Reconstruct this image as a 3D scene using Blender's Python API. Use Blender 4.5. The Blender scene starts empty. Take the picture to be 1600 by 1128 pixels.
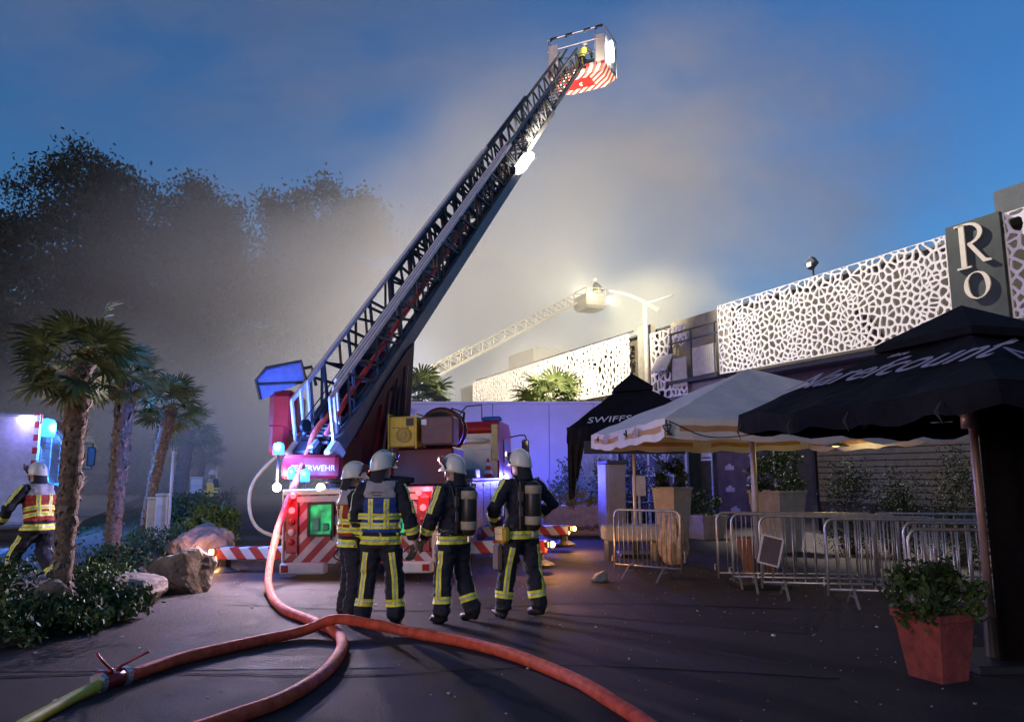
import bpy, bmesh, math, random
from mathutils import Vector, Matrix, noise
from mathutils.bvhtree import BVHTree
from mathutils.geometry import delaunay_2d_cdt
R = math.radians
SC = bpy.context.scene
COL = SC.collection

# ------------------------------------------------------------------ camera
cam = bpy.data.objects.new('camera', bpy.data.cameras.new('camera'))
COL.objects.link(cam)
cam.location = (0, 0, 1.6)
cam.rotation_euler = (R(98.8), 0, 0)
cam.data.sensor_width = 36
cam.data.lens = 26.0
cam.data.clip_start = 0.05
cam.data.clip_end = 3000
SC.camera = cam

# ------------------------------------------------------------------ dusk sky
W = bpy.data.worlds.new('World')
SC.world = W
W.use_nodes = True
nt = W.node_tree
sky = nt.nodes.new('ShaderNodeTexSky')
sky.sky_type = 'NISHITA'
sky.sun_disc = False
sky.sun_elevation = R(1.5)
sky.sun_rotation = R(222)
sky.air_density = 1.0
sky.dust_density = 0.6
sky.ozone_density = 4.0
bg = nt.nodes['Background']
bg.inputs['Strength'].default_value = 0.15
nt.links.new(sky.outputs[0], bg.inputs['Color'])

# added warm fill from low behind the camera, standing in for unseen lamps
sd = bpy.data.lights.new('fill_sun', 'SUN')
sd.energy = 0.22
sd.angle = R(20)
sd.color = (1.0, 0.74, 0.68)
fill_sun = bpy.data.objects.new('fill_sun', sd)
COL.objects.link(fill_sun)
fill_sun.rotation_euler = (R(79), 0, R(-42))

vs = SC.view_settings
vs.view_transform = 'Standard'
vs.look = 'None'
vs.exposure = 1.7
vs.gamma = 1.0
vs.use_curve_mapping = False
SC.cycles.use_denoising = True
SC.cycles.max_bounces = 6
SC.cycles.diffuse_bounces = 2
SC.cycles.glossy_bounces = 3
SC.cycles.transmission_bounces = 4
SC.cycles.volume_bounces = 2
SC.cycles.transparent_max_bounces = 12
SC.cycles.sample_clamp_indirect = 4
SC.cycles.sample_clamp_direct = 0
SC.cycles.volume_step_rate = 1.0
SC.cycles.volume_max_steps = 128

# ------------------------------------------------------------------ materials
MATS = {}
LAMPS = 0.31   # all lamp powers are scaled to the exposure set above
def mat(name, c, rough=0.6, metal=0.0, var=0.15, scale=6.0, bump=0.0, bscale=60.0, spec=0.5, c2=None, emit=None, es=0.0):
    if name in MATS: return MATS[name]
    m = bpy.data.materials.new(name); m.use_nodes = True
    t = m.node_tree; b = t.nodes['Principled BSDF']
    b.inputs['Roughness'].default_value = rough
    b.inputs['Metallic'].default_value = metal
    b.inputs['Specular IOR Level'].default_value = spec
    tc = t.nodes.new('ShaderNodeTexCoord')
    n = t.nodes.new('ShaderNodeTexNoise'); n.inputs['Scale'].default_value = scale
    n.inputs['Detail'].default_value = 5; n.inputs['Roughness'].default_value = 0.65
    t.links.new(tc.outputs['Object'], n.inputs['Vector'])
    rp = t.nodes.new('ShaderNodeValToRGB')
    lo = c2 if c2 else tuple(x * (1 - var) for x in c)
    hi = c if c2 else tuple(min(1, x * (1 + var)) for x in c)
    rp.color_ramp.elements[0].position = 0.35; rp.color_ramp.elements[1].position = 0.65
    rp.color_ramp.elements[0].color = (*lo, 1); rp.color_ramp.elements[1].color = (*hi, 1)
    t.links.new(n.outputs['Fac'], rp.inputs['Fac']); t.links.new(rp.outputs['Color'], b.inputs['Base Color'])
    if bump:
        n2 = t.nodes.new('ShaderNodeTexNoise'); n2.inputs['Scale'].default_value = bscale; n2.inputs['Detail'].default_value = 4
        t.links.new(tc.outputs['Object'], n2.inputs['Vector'])
        bp = t.nodes.new('ShaderNodeBump'); bp.inputs['Strength'].default_value = bump; bp.inputs['Distance'].default_value = 0.02
        t.links.new(n2.outputs['Fac'], bp.inputs['Height']); t.links.new(bp.outputs['Normal'], b.inputs['Normal'])
    if emit:
        b.inputs['Emission Color'].default_value = (*emit, 1); b.inputs['Emission Strength'].default_value = es
    MATS[name] = m
    return m

def stripe_mat(name, ca, cb, width, axes=('X', 'Z'), sign=1.0, rough=0.5, duty=0.5):
    """Diagonal two colour stripes printed on a panel."""
    m = bpy.data.materials.new(name); m.use_nodes = True
    t = m.node_tree; b = t.nodes['Principled BSDF']; b.inputs['Roughness'].default_value = rough
    tc = t.nodes.new('ShaderNodeTexCoord'); s = t.nodes.new('ShaderNodeSeparateXYZ')
    t.links.new(tc.outputs['Object'], s.inputs[0])
    mu = t.nodes.new('ShaderNodeMath'); mu.operation = 'MULTIPLY'; mu.inputs[1].default_value = sign
    t.links.new(s.outputs[axes[1]], mu.inputs[0])
    ad = t.nodes.new('ShaderNodeMath'); ad.operation = 'ADD'
    t.links.new(s.outputs[axes[0]], ad.inputs[0]); t.links.new(mu.outputs[0], ad.inputs[1])
    dv = t.nodes.new('ShaderNodeMath'); dv.operation = 'DIVIDE'; dv.inputs[1].default_value = width
    t.links.new(ad.outputs[0], dv.inputs[0])
    fr = t.nodes.new('ShaderNodeMath'); fr.operation = 'FRACT'; t.links.new(dv.outputs[0], fr.inputs[0])
    gt = t.nodes.new('ShaderNodeMath'); gt.operation = 'GREATER_THAN'; gt.inputs[1].default_value = duty
    t.links.new(fr.outputs[0], gt.inputs[0])
    n = t.nodes.new('ShaderNodeTexNoise'); n.inputs['Scale'].default_value = 9; n.inputs['Detail'].default_value = 6
    t.links.new(tc.outputs['Object'], n.inputs['Vector'])
    mx = t.nodes.new('ShaderNodeMix'); mx.data_type = 'RGBA'
    mx.inputs['A'].default_value = (*ca, 1); mx.inputs['B'].default_value = (*cb, 1)
    t.links.new(gt.outputs[0], mx.inputs['Factor'])
    m2 = t.nodes.new('ShaderNodeMix'); m2.data_type = 'RGBA'; m2.blend_type = 'MULTIPLY'; m2.inputs['Factor'].default_value = 0.35
    t.links.new(mx.outputs['Result'], m2.inputs['A']); t.links.new(n.outputs['Color'], m2.inputs['B'])
    t.links.new(m2.outputs['Result'], b.inputs['Base Color'])
    MATS[name] = m
    return m

def emis(name, c, s):
    m = bpy.data.materials.new(name); m.use_nodes = True
    b = m.node_tree.nodes['Principled BSDF']
    b.inputs['Base Color'].default_value = (*[min(.8, x * .8) for x in c], 1)
    b.inputs['Emission Color'].default_value = (*c, 1); b.inputs['Emission Strength'].default_value = s * LAMPS
    MATS[name] = m
    return m

# ------------------------------------------------------------------ mesh builder
class MB:
    def __init__(s): s.v = []; s.f = []; s.mi = []; s.m = 0; s.sm = False
    def add(s, vs, fs):
        o = len(s.v); s.v += [Vector(p) for p in vs]
        for f in fs: s.f.append([i + o for i in f]); s.mi.append(s.m)
        return s
    def box(s, c, d, M=None):
        x, y, z = [q / 2 for q in d]
        vs = [Vector((a * x, b * y, e * z)) for a in (-1, 1) for b in (-1, 1) for e in (-1, 1)]
        if M is not None: vs = [M @ p for p in vs]
        c = Vector(c)
        return s.add([p + c for p in vs], [(0, 1, 3, 2), (4, 6, 7, 5), (0, 4, 5, 1), (2, 3, 7, 6), (0, 2, 6, 4), (1, 5, 7, 3)])
    def cbox(s, c, d, ch=0.02, M=None):
        """box with chamfered vertical and horizontal edges"""
        x, y, z = [q / 2 for q in d]; ch = min(ch, x * .9, y * .9, z * .9)
        b = bmesh.new(); bmesh.ops.create_cube(b, size=1)
        for q in b.verts: q.co = Vector((q.co.x * d[0], q.co.y * d[1], q.co.z * d[2]))
        bmesh.ops.bevel(b, geom=b.edges[:], offset=ch, segments=1, affect='EDGES')
        if M is not None: b.transform(M.to_4x4())
        b.verts.index_update(); c = Vector(c)
        s.add([q.co + c for q in b.verts], [[q.index for q in f.verts] for f in b.faces]); b.free()
        return s
    def beam(s, p, q, w, h=None, up=(0, 0, 1)):
        p, q = Vector(p), Vector(q); h = h or w
        u = (q - p).normalized(); up = Vector(up)
        if abs(u.dot(up)) > .98: up = Vector((1, 0, 0)) if abs(u.x) < .9 else Vector((0, 1, 0))
        a = u.cross(up).normalized() * w / 2; b = a.cross(u).normalized() * h / 2
        vs = [e + i * a + j * b for e in (p, q) for i, j in ((-1, -1), (1, -1), (1, 1), (-1, 1))]
        return s.add(vs, [(0, 1, 2, 3), (7, 6, 5, 4), (0, 4, 5, 1), (1, 5, 6, 2), (2, 6, 7, 3), (3, 7, 4, 0)])
    def tube(s, pts, r, n=8, cap=True, flat=1.0):
        pts = [Vector(p) for p in pts]; k = len(pts)
        rs = r if isinstance(r, (list, tuple)) else [r] * k
        t0 = (pts[1] - pts[0]).normalized()
        a = t0.orthogonal().normalized(); o = len(s.v)
        for i, p in enumerate(pts):
            t = ((pts[min(i + 1, k - 1)] - pts[max(i - 1, 0)])).normalized()
            a = (a - a.dot(t) * t).normalized(); b = t.cross(a)
            for j in range(n):
                w = 2 * math.pi * j / n
                s.v.append(p + (a * math.cos(w) + b * math.sin(w) * flat) * rs[i])
        for i in range(k - 1):
            for j in range(n):
                s.f.append([o + i * n + j, o + i * n + (j + 1) % n, o + (i + 1) * n + (j + 1) % n, o + (i + 1) * n + j]); s.mi.append(s.m)
        if cap:
            s.f.append([o + j for j in range(n)][::-1]); s.mi.append(s.m)
            s.f.append([o + (k - 1) * n + j for j in range(n)]); s.mi.append(s.m)
        return s
    def loft(s, rings, cap=True):
        """rings: list of lists of points (same length), joined in order"""
        o = len(s.v); n = len(rings[0])
        for r_ in rings: s.v += [Vector(p) for p in r_]
        for i in range(len(rings) - 1):
            for j in range(n):
                s.f.append([o + i * n + j, o + i * n + (j + 1) % n, o + (i + 1) * n + (j + 1) % n, o + (i + 1) * n + j]); s.mi.append(s.m)
        if cap:
            s.f.append([o + j for j in range(n)][::-1]); s.mi.append(s.m)
            e = o + (len(rings) - 1) * n
            s.f.append([e + j for j in range(n)]); s.mi.append(s.m)
        return s
    def lathe(s, prof, c=(0, 0, 0), n=16, M=None, sx=1, sy=1):
        c = Vector(c); rings = []
        for r_, z in prof:
            ring = [Vector((r_ * math.cos(2 * math.pi * j / n) * sx, r_ * math.sin(2 * math.pi * j / n) * sy, z)) for j in range(n)]
            if M is not None: ring = [M @ p for p in ring]
            rings.append([p + c for p in ring])
        return s.loft(rings)
    def build(s, name, m, parent=None, world=False, smooth=False):
        me = bpy.data.meshes.new(name)
        vs = s.v
        if world and parent is not None:
            Mi = ROOTM[parent.name].inverted(); vs = [Mi @ p for p in vs]
        me.from_pydata([tuple(p) for p in vs], [], s.f)
        ms = m if isinstance(m, (list, tuple)) else [m]
        for q in ms: me.materials.append(q)
        if len(ms) > 1: me.polygons.foreach_set('material_index', s.mi)
        if smooth or s.sm: me.polygons.foreach_set('use_smooth', [True] * len(me.polygons))
        me.update()
        o = bpy.data.objects.new(name, me); COL.objects.link(o)
        if parent is not None:
            o.parent = parent; ROOTM[o.name] = ROOTM.get(parent.name, Matrix())
        return o

ROOTM = {}
def tag(o, label, cat, group=None):
    o['label'] = label; o['category'] = cat
    if group: o['group'] = group
    return o
def thing(name, label, cat, loc=(0, 0, 0), rz=0, group=None, roll=0):
    o = bpy.data.objects.new(name, None); COL.objects.link(o); o.empty_display_size = .2
    o.location = loc; o.rotation_euler = (0, roll, rz)
    ROOTM[o.name] = Matrix.Translation(loc) @ Matrix.Rotation(rz, 4, 'Z') @ Matrix.Rotation(roll, 4, 'Y')
    return tag(o, label, cat, group)
def kind(o, k): o['kind'] = k; return o
def link_copy(src, parent=None, loc=None, rot=None, scale=None):
    c = src.copy(); COL.objects.link(c)
    if parent is not None: c.parent = parent
    if loc is not None: c.location = loc
    if rot is not None: c.rotation_euler = rot
    if scale is not None: c.scale = (scale,) * 3 if not isinstance(scale, (tuple, list)) else scale
    return c
def copy_tree(root, loc, rz, label=None, group=None):
    r = root.copy(); COL.objects.link(r); r.location = loc; r.rotation_euler = (0, 0, rz)
    if label: r['label'] = label
    if group: r['group'] = group
    ROOTM[r.name] = Matrix.Translation(loc) @ Matrix.Rotation(rz, 4, 'Z')
    for ch in list(root.children):
        c = ch.copy(); COL.objects.link(c); c.parent = r
        for g in list(ch.children):
            d = g.copy(); COL.objects.link(d); d.parent = c
    return r
def lamp(name, typ, loc, power, color, parent=None, size=0.1, aim=None, angle=None, blend=0.4):
    L = bpy.data.lights.new(name, typ); L.energy = power * LAMPS; L.color = color
    if typ in ('POINT', 'SPOT'): L.shadow_soft_size = size
    if typ == 'SPOT':
        L.spot_size = R(angle); L.spot_blend = blend
    o = bpy.data.objects.new(name, L); COL.objects.link(o)
    loc = Vector(loc); rot = None
    if aim is not None: rot = (Vector(aim) - loc).to_track_quat('-Z', 'Y').to_matrix().to_4x4()
    M = Matrix.Translation(loc) @ (rot if rot else Matrix())
    if parent is not None:
        o.parent = parent; M = ROOTM[parent.name].inverted() @ M
    o.matrix_local = M
    return o
TMPS = bpy.data.scenes.new('workbench')
def bake(o):
    """evaluate one object alone, away from the big scene"""
    TMPS.collection.objects.link(o)
    with bpy.context.temp_override(scene=TMPS, view_layer=TMPS.view_layers[0]):
        dg = bpy.context.evaluated_depsgraph_get(); dg.update()
        me = bpy.data.meshes.new_from_object(o.evaluated_get(dg))
    bpy.data.objects.remove(o)
    return me
def text_mesh(name, txt, size, m, parent, M, world=False, shear=0.0, extrude=0.002, spacing=1.0, align='CENTER'):
    cu = bpy.data.curves.new(name, 'FONT'); cu.body = txt; cu.size = size; cu.shear = shear; cu.extrude = extrude
    cu.align_x = align; cu.align_y = 'CENTER'; cu.space_character = spacing; cu.resolution_u = 3
    me = bake(bpy.data.objects.new(name, cu))
    if world: M = ROOTM[parent.name].inverted() @ M
    me.transform(M); me.materials.clear(); me.materials.append(m)
    q = bpy.data.objects.new(name, me); COL.objects.link(q); q.parent = parent
    return q
def frame(o, x, y, z):
    """matrix from origin and axes"""
    x, y, z = Vector(x), Vector(y), Vector(z)
    return Matrix(((x.x, y.x, z.x, o[0]), (x.y, y.y, z.y, o[1]), (x.z, y.z, z.z, o[2]), (0, 0, 0, 1)))
def arc(c, r, a0, a1, n, ax=(1, 0, 0), ay=(0, 0, 1)):
    c, ax, ay = Vector(c), Vector(ax), Vector(ay)
    return [c + ax * r * math.cos(a0 + (a1 - a0) * i / n) + ay * r * math.sin(a0 + (a1 - a0) * i / n) for i in range(n + 1)]
def smooth_path(pts, n=8):
    """Catmull-Rom"""
    p = [Vector(q) for q in pts]; p = [2 * p[0] - p[1]] + p + [2 * p[-1] - p[-2]]; out = []
    for i in range(1, len(p) - 2):
        for k in range(n):
            t = k / n
            out.append(.5 * ((2 * p[i]) + (p[i + 1] - p[i - 1]) * t + (2 * p[i - 1] - 5 * p[i] + 4 * p[i + 1] - p[i + 2]) * t * t + (3 * p[i] - p[i - 1] - 3 * p[i + 1] + p[i + 2]) * t ** 3))
    out.append(p[-2]); return out

WHITE = mat('white_paint', (.62, .62, .6), .45, var=.08)
GREYM = mat('grey_metal', (.33, .34, .36), .42, .6, var=.12)
GALV = mat('galvanised_steel', (.42, .42, .42), .42, .75, var=.2, scale=14)
BLACK = mat('black_rubber', (.018, .018, .02), .7)
BLKM = mat('black_metal', (.025, .026, .03), .4, .2)
RED = mat('fire_red_paint', (.32, .012, .014), .3, var=.12)
DRED = mat('dark_red_paint', (.12, .006, .01), .35, var=.2)
DGREY = mat('dark_grey', (.06, .065, .075), .5)
GLASS = mat('dark_glass', (.015, .02, .03), .06, spec=.8)

# ------------------------------------------------------------------ ground
def asphalt(name, base, rough, crack=True):
    m = bpy.data.materials.new(name); m.use_nodes = True
    t = m.node_tree; b = t.nodes['Principled BSDF']
    tc = t.nodes.new('ShaderNodeTexCoord')
    def nz(scale, detail=6, rough_=.6):
        n = t.nodes.new('ShaderNodeTexNoise'); n.inputs['Scale'].default_value = scale; n.inputs['Detail'].default_value = detail
        n.inputs['Roughness'].default_value = rough_; t.links.new(tc.outputs['Object'], n.inputs['Vector']); return n
    big, mid, fine = nz(.25, 5), nz(2.2, 6), nz(70, 5, .85)
    r1 = t.nodes.new('ShaderNodeValToRGB'); e = r1.color_ramp.elements
    e[0].position = .35; e[1].position = .68
    e[0].color = (*[x * .62 for x in base], 1); e[1].color = (*[x * 1.35 for x in base], 1)
    ad = t.nodes.new('ShaderNodeMix'); ad.data_type = 'FLOAT'; ad.inputs['Factor'].default_value = .5
    t.links.new(big.outputs['Fac'], ad.inputs['A']); t.links.new(mid.outputs['Fac'], ad.inputs['B'])
    t.links.new(ad.outputs['Result'], r1.inputs['Fac'])
    r2 = t.nodes.new('ShaderNodeValToRGB'); e = r2.color_ramp.elements
    e[0].position = .35; e[1].position = .72; e[0].color = (.55, .55, .55, 1); e[1].color = (1.7, 1.7, 1.65, 1)
    t.links.new(fine.outputs['Fac'], r2.inputs['Fac'])
    mx = t.nodes.new('ShaderNodeMix'); mx.data_type = 'RGBA'; mx.blend_type = 'MULTIPLY'; mx.inputs['Factor'].default_value = 1
    t.links.new(r1.outputs['Color'], mx.inputs['A']); t.links.new(r2.outputs['Color'], mx.inputs['B'])
    out = mx.outputs['Result']
    if crack:
        vo = t.nodes.new('ShaderNodeTexVoronoi'); vo.feature = 'DISTANCE_TO_EDGE'; vo.inputs['Scale'].default_value = .22
        wob = t.nodes.new('ShaderNodeMix'); wob.data_type = 'RGBA'; wob.inputs['Factor'].default_value = .35
        t.links.new(tc.outputs['Object'], wob.inputs['A']); t.links.new(mid.outputs['Color'], wob.inputs['B'])
        t.links.new(wob.outputs['Result'], vo.inputs['Vector'])
        r3 = t.nodes.new('ShaderNodeValToRGB'); e = r3.color_ramp.elements
        e[0].position = .002; e[1].position = .009; e[0].color = (.35, .35, .35, 1); e[1].color = (1, 1, 1, 1)
        t.links.new(vo.outputs['Distance'], r3.inputs['Fac'])
        m3 = t.nodes.new('ShaderNodeMix'); m3.data_type = 'RGBA'; m3.blend_type = 'MULTIPLY'; m3.inputs['Factor'].default_value = .8
        t.links.new(out, m3.inputs['A']); t.links.new(r3.outputs['Color'], m3.inputs['B']); out = m3.outputs['Result']
    t.links.new(out, b.inputs['Base Color'])
    rr = t.nodes.new('ShaderNodeMapRange'); rr.inputs['To Min'].default_value = rough - .2; rr.inputs['To Max'].default_value = rough + .14
    t.links.new(mid.outputs['Fac'], rr.inputs['Value']); t.links.new(rr.outputs['Result'], b.inputs['Roughness'])
    bp = t.nodes.new('ShaderNodeBump'); bp.inputs['Strength'].default_value = .9; bp.inputs['Distance'].default_value = .02
    b.inputs['Specular IOR Level'].default_value = .22
    t.links.new(fine.outputs['Fac'], bp.inputs['Height']); t.links.new(bp.outputs['Normal'], b.inputs['Normal'])
    return m
ASPH = asphalt('asphalt', (.056, .046, .049), .82)
CONC = asphalt('concrete_road', (.26, .25, .26), .8)
g = MB(); g.add([(-400, -60, 0), (400, -60, 0), (400, 700, 0), (-400, 700, 0)], [(0, 1, 2, 3)])
kind(g.build('ground', ASPH), 'structure')

# direction in which street, palm row and club building all run
AX = Vector((-.392, .92, 0)); AXR = Vector((.92, .392, 0))
def row(s, r, z=0, o=(-5.3, 9.0)):   # metres along the palm row, metres to the right of it
    p = Vector((o[0], o[1], 0)) + AX * s + AXR * r
    return Vector((p.x, p.y, z))
g = MB(); a, b_, c_, d_ = row(-9, -2.2, .004), row(-9, -19, .004), row(90, -19, .004), row(90, -2.2, .004)
g.add([a, b_, c_, d_][::-1], [(0, 1, 2, 3)])
kind(g.build('road', CONC), 'structure')
LINE = mat('worn_road_paint', (.5, .5, .48), .7, var=.4, scale=25)
g = MB()
for s0 in range(0, 70, 9):
    p = [row(s0, -6.4, .008), row(s0, -6.25, .008), row(s0 + 4, -6.25, .008), row(s0 + 4, -6.4, .008)]
    g.add(p, [(0, 1, 2, 3)])
kind(g.build('road_marking', LINE), 'structure')

# repaired asphalt strips
PATCH = asphalt('asphalt_patch', (.036, .031, .034), .75, False)
for pts in ([(-4.2, 6.9), (-1.2, 7.0), (-1.0, 6.55), (-4.3, 6.4)], [(-.6, 10.2), (3.2, 8.4), (3.0, 7.9), (-.9, 9.7)], [(.9, 6.6), (2.5, 6.3), (2.4, 4.9), (1.0, 5.0)], [(-8, 10.4), (-3.2, 10.9), (-3.1, 10.4), (-6, 9.9)]):
    ring_ = []
    for k in range(4):
        a_, b2_ = Vector((*pts[k], 0)), Vector((*pts[(k + 1) % 4], 0))
        for q in range(10):
            p = a_.lerp(b2_, q / 10); ring_.append((p.x + .03 * noise.noise(p * 4), p.y + .03 * noise.noise(p * 4 + Vector((9, 0, 0))), .004))
    g = MB(); g.add(ring_, [tuple(range(40))[::-1]]); kind(g.build('asphalt_patch', PATCH), 'structure')
TAR = mat('tar_seam', (.022, .02, .021), .95, spec=.05)
for pts in ([(-5, 6.1), (-3.2, 6.35), (-1.2, 6.3), (.6, 6.6), (2.6, 6.2)], [(-3.6, 9.6), (-1.2, 9.2), (1.0, 9.7), (3.4, 9.3)]):
    sp = smooth_path([(x, y, .007) for x, y in pts], 14); g = MB()
    for k, p in enumerate(sp):
        t_ = (sp[min(k + 1, len(sp) - 1)] - sp[max(k - 1, 0)]).normalized(); n_ = Vector((-t_.y, t_.x, 0)) * (.014 + .012 * noise.noise(p * 6)); w_ = Vector((.04 * noise.noise(p * 3), .04 * noise.noise(p * 3 + Vector((5, 0, 0))), 0))
        g.v += [p + n_ + w_, p - n_ + w_]
    for k in range(len(sp) - 1): g.f.append([2 * k, 2 * k + 1, 2 * k + 3, 2 * k + 2]); g.mi.append(0)
    kind(g.build('tar_seam', TAR), 'structure')

# raised planting strip along the palm row
SOIL = mat('bark_mulch', (.16, .105, .06), .95, var=.5, scale=22, bump=1.0, bscale=40, c2=(.05, .035, .025))
g = MB(); N1, N2 = 60, 9
for i in range(N1 + 1):
    s = -1.85 + (i / N1) ** 1.3 * 42
    for j in range(N2 + 1):
        q = -1.45 + (1.75 + .5 * min(1, max(0, (s - .3) / 2.5))) * j / N2
        if i < 5: q = -.5 + (q + .5) * (.45 + .11 * i)
        e = min(j, N2 - j) / 2.0
        z = -.04 if e == 0 or i == 0 else .10 + .13 * min(1, e) * (.7 + .6 * noise.noise(Vector((s * .9, q * 1.3, 0)))) + .03 * noise.noise(Vector((s * 5, q * 5, 3)))
        g.v.append(row(s, q + .12 * noise.noise(Vector((s * .7, 7, 0))), z))
for i in range(N1):
    for j in range(N2):
        k = i * (N2 + 1) + j; g.f.append([k, k + 1, k + N2 + 2, k + N2 + 1]); g.mi.append(0)
kind(g.build('planting_bed', SOIL, smooth=True), 'structure')

# ------------------------------------------------------------------ boulders edging the bed
ROCK = mat('sandstone', (.23, .165, .115), .9, var=.35, scale=5, bump=.9, bscale=14, c2=(.1, .078, .062))
def boulder(loc, dims, rz, seed, label, group=None, m=None):
    b = bmesh.new(); bmesh.ops.create_icosphere(b, subdivisions=4, radius=1)
    rnd = random.Random(seed); pl = []
    for k in range(11):
        v = Vector((rnd.gauss(0, 1), rnd.gauss(0, 1), rnd.gauss(0, 1))).normalized(); pl.append((v, rnd.uniform(.55, .85)))
    for v in b.verts:
        p = v.co.copy()
        for nrm, d in pl:
            e = p.dot(nrm)
            if e > d: p -= nrm * (e - d) * .93
        p *= 1 + .16 * noise.noise(p * 1.9 + Vector((seed, 0, 0))) + .07 * abs(noise.noise(p * 4.3 + Vector((seed, 5, 0)))) + .04 * noise.noise(p * 7 + Vector((seed, 3, 0)))
        v.co = Vector((p.x * dims[0], p.y * dims[1], (p.z + .55) * dims[2]))
    me = bpy.data.meshes.new('boulder'); b.to_mesh(me); b.free()
    me.materials.append(m or ROCK)
    o = bpy.data.objects.new('boulder', me); COL.objects.link(o); o.location = loc; o.rotation_euler = (0, 0, rz)
    return tag(o, label, 'rock', group)
boulder((-4.86, 8.2, 0), (.26, .22, .33), .3, 1, 'blocky upright brown boulder at the foot of the nearest palm', 'boulders edging the bed')
boulder((-4.72, 9.6, 0), (.4, .7, .24), .35, 2, 'long low flat-topped boulder between the two nearest palms', 'boulders edging the bed')
boulder((-4.62, 10.75, 0), (.42, .5, .4), .9, 3, 'tall rough boulder lit orange by the left outrigger lamp', 'boulders edging the bed')
boulder((-5.75, 13.9, 0), (.62, .85, .48), .5, 4, 'large rounded boulder beside the white cabinets', 'boulders edging the bed')
boulder((-5.25, 12.3, 0), (.35, .55, .25), .2, 5, 'small boulder tucked between two larger boulders', 'boulders edging the bed')
boulder((-6.75, 16.4, 0), (.5, .7, .3), .4, 6, 'low boulder past the white cabinets', 'boulders edging the bed')
PALE = mat('pale_stone', (.5, .42, .36), .9, var=.2)
boulder((1.35, 11.75, 0), (.17, .13, .1), .3, 9, 'small pale stone lying on the asphalt by the single barrier', m=PALE)

# ------------------------------------------------------------------ leaves
def leafmat(name, c, c2, rough=.55, trans=.15):
    m = mat(name, c, rough, var=.4, scale=3.0, c2=c2, spec=.18)
    b = m.node_tree.nodes['Principled BSDF']
    b.inputs['Transmission Weight'].default_value = 0
    b.inputs['Subsurface Weight'].default_value = 0
    return m
FROND = leafmat('palm_frond', (.19, .22, .09), (.07, .11, .04))
FROND2 = leafmat('palm_frond_dry', (.2, .19, .07), (.1, .1, .035))
BARK = mat('palm_bark', (.15, .105, .075), .95, var=.45, scale=18, bump=1, bscale=45)
FIBRE = mat('palm_fibre', (.24, .18, .13), .95, var=.5, scale=9)
LEAFD = leafmat('dark_leaf', (.035, .05, .028), (.014, .022, .014), .7)
LEAFG = leafmat('shrub_leaf', (.09, .14, .045), (.035, .06, .022))
LEAFB = leafmat('box_leaf', (.05, .085, .025), (.015, .03, .01))
TWIG = mat('tree_bark', (.075, .06, .05), .95, var=.4, scale=4, bump=.8, bscale=12)

def frond_mesh(seed):
    rnd = random.Random(seed); g = MB()
    hub = Vector((.52, 0, -.02))
    g.tube([(0, 0, -.03), (.16, 0, .02), (.36, 0, .02), hub], [.016, .011, .008, .007], 5)
    n = 27
    for i in range(n):
        a = R(-128 + 256 * i / (n - 1)) + rnd.uniform(-.03, .03)
        L = .50 * (1 - .22 * abs(a) / R(128)) * rnd.uniform(.86, 1.06)
        d = Vector((math.cos(a), math.sin(a), 0)); s = Vector((-d.y, d.x, 0))
        dr = rnd.uniform(.0, .16) + .05
        w = .021
        fold = .012
        pts = []
        for t in (0, .3, .62, .85, 1):
            z = -.02 + .05 * math.sin(t * 2.2) * .5 - dr * t ** 3 + .03 * abs(math.sin(a)) * t
            c = hub + d * L * t + Vector((0, 0, z))
            ww = w * (.25 + 1.15 * min(1, t * 2.6)) * (1 if t < .62 else (.7 if t < .9 else .06))
            pts.append((c - s * ww, c + Vector((0, 0, -fold * (1 - t))), c + s * ww))
        o = len(g.v)
        for p in pts: g.v += list(p)
        for k in range(4):
            q = o + 3 * k
            g.f += [[q, q + 1, q + 4, q + 3], [q + 1, q + 2, q + 5, q + 4]]; g.mi += [0, 0]
    me = bpy.data.meshes.new('frond'); me.from_pydata([tuple(p) for p in g.v], [], g.f); me.materials.append(FROND)
    return me
FM = [frond_mesh(i) for i in range(4)]
FMD = []
for q in FM[:2]:
    d = q.copy(); d.materials.clear(); d.materials.append(FROND2); FMD.append(d)

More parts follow.
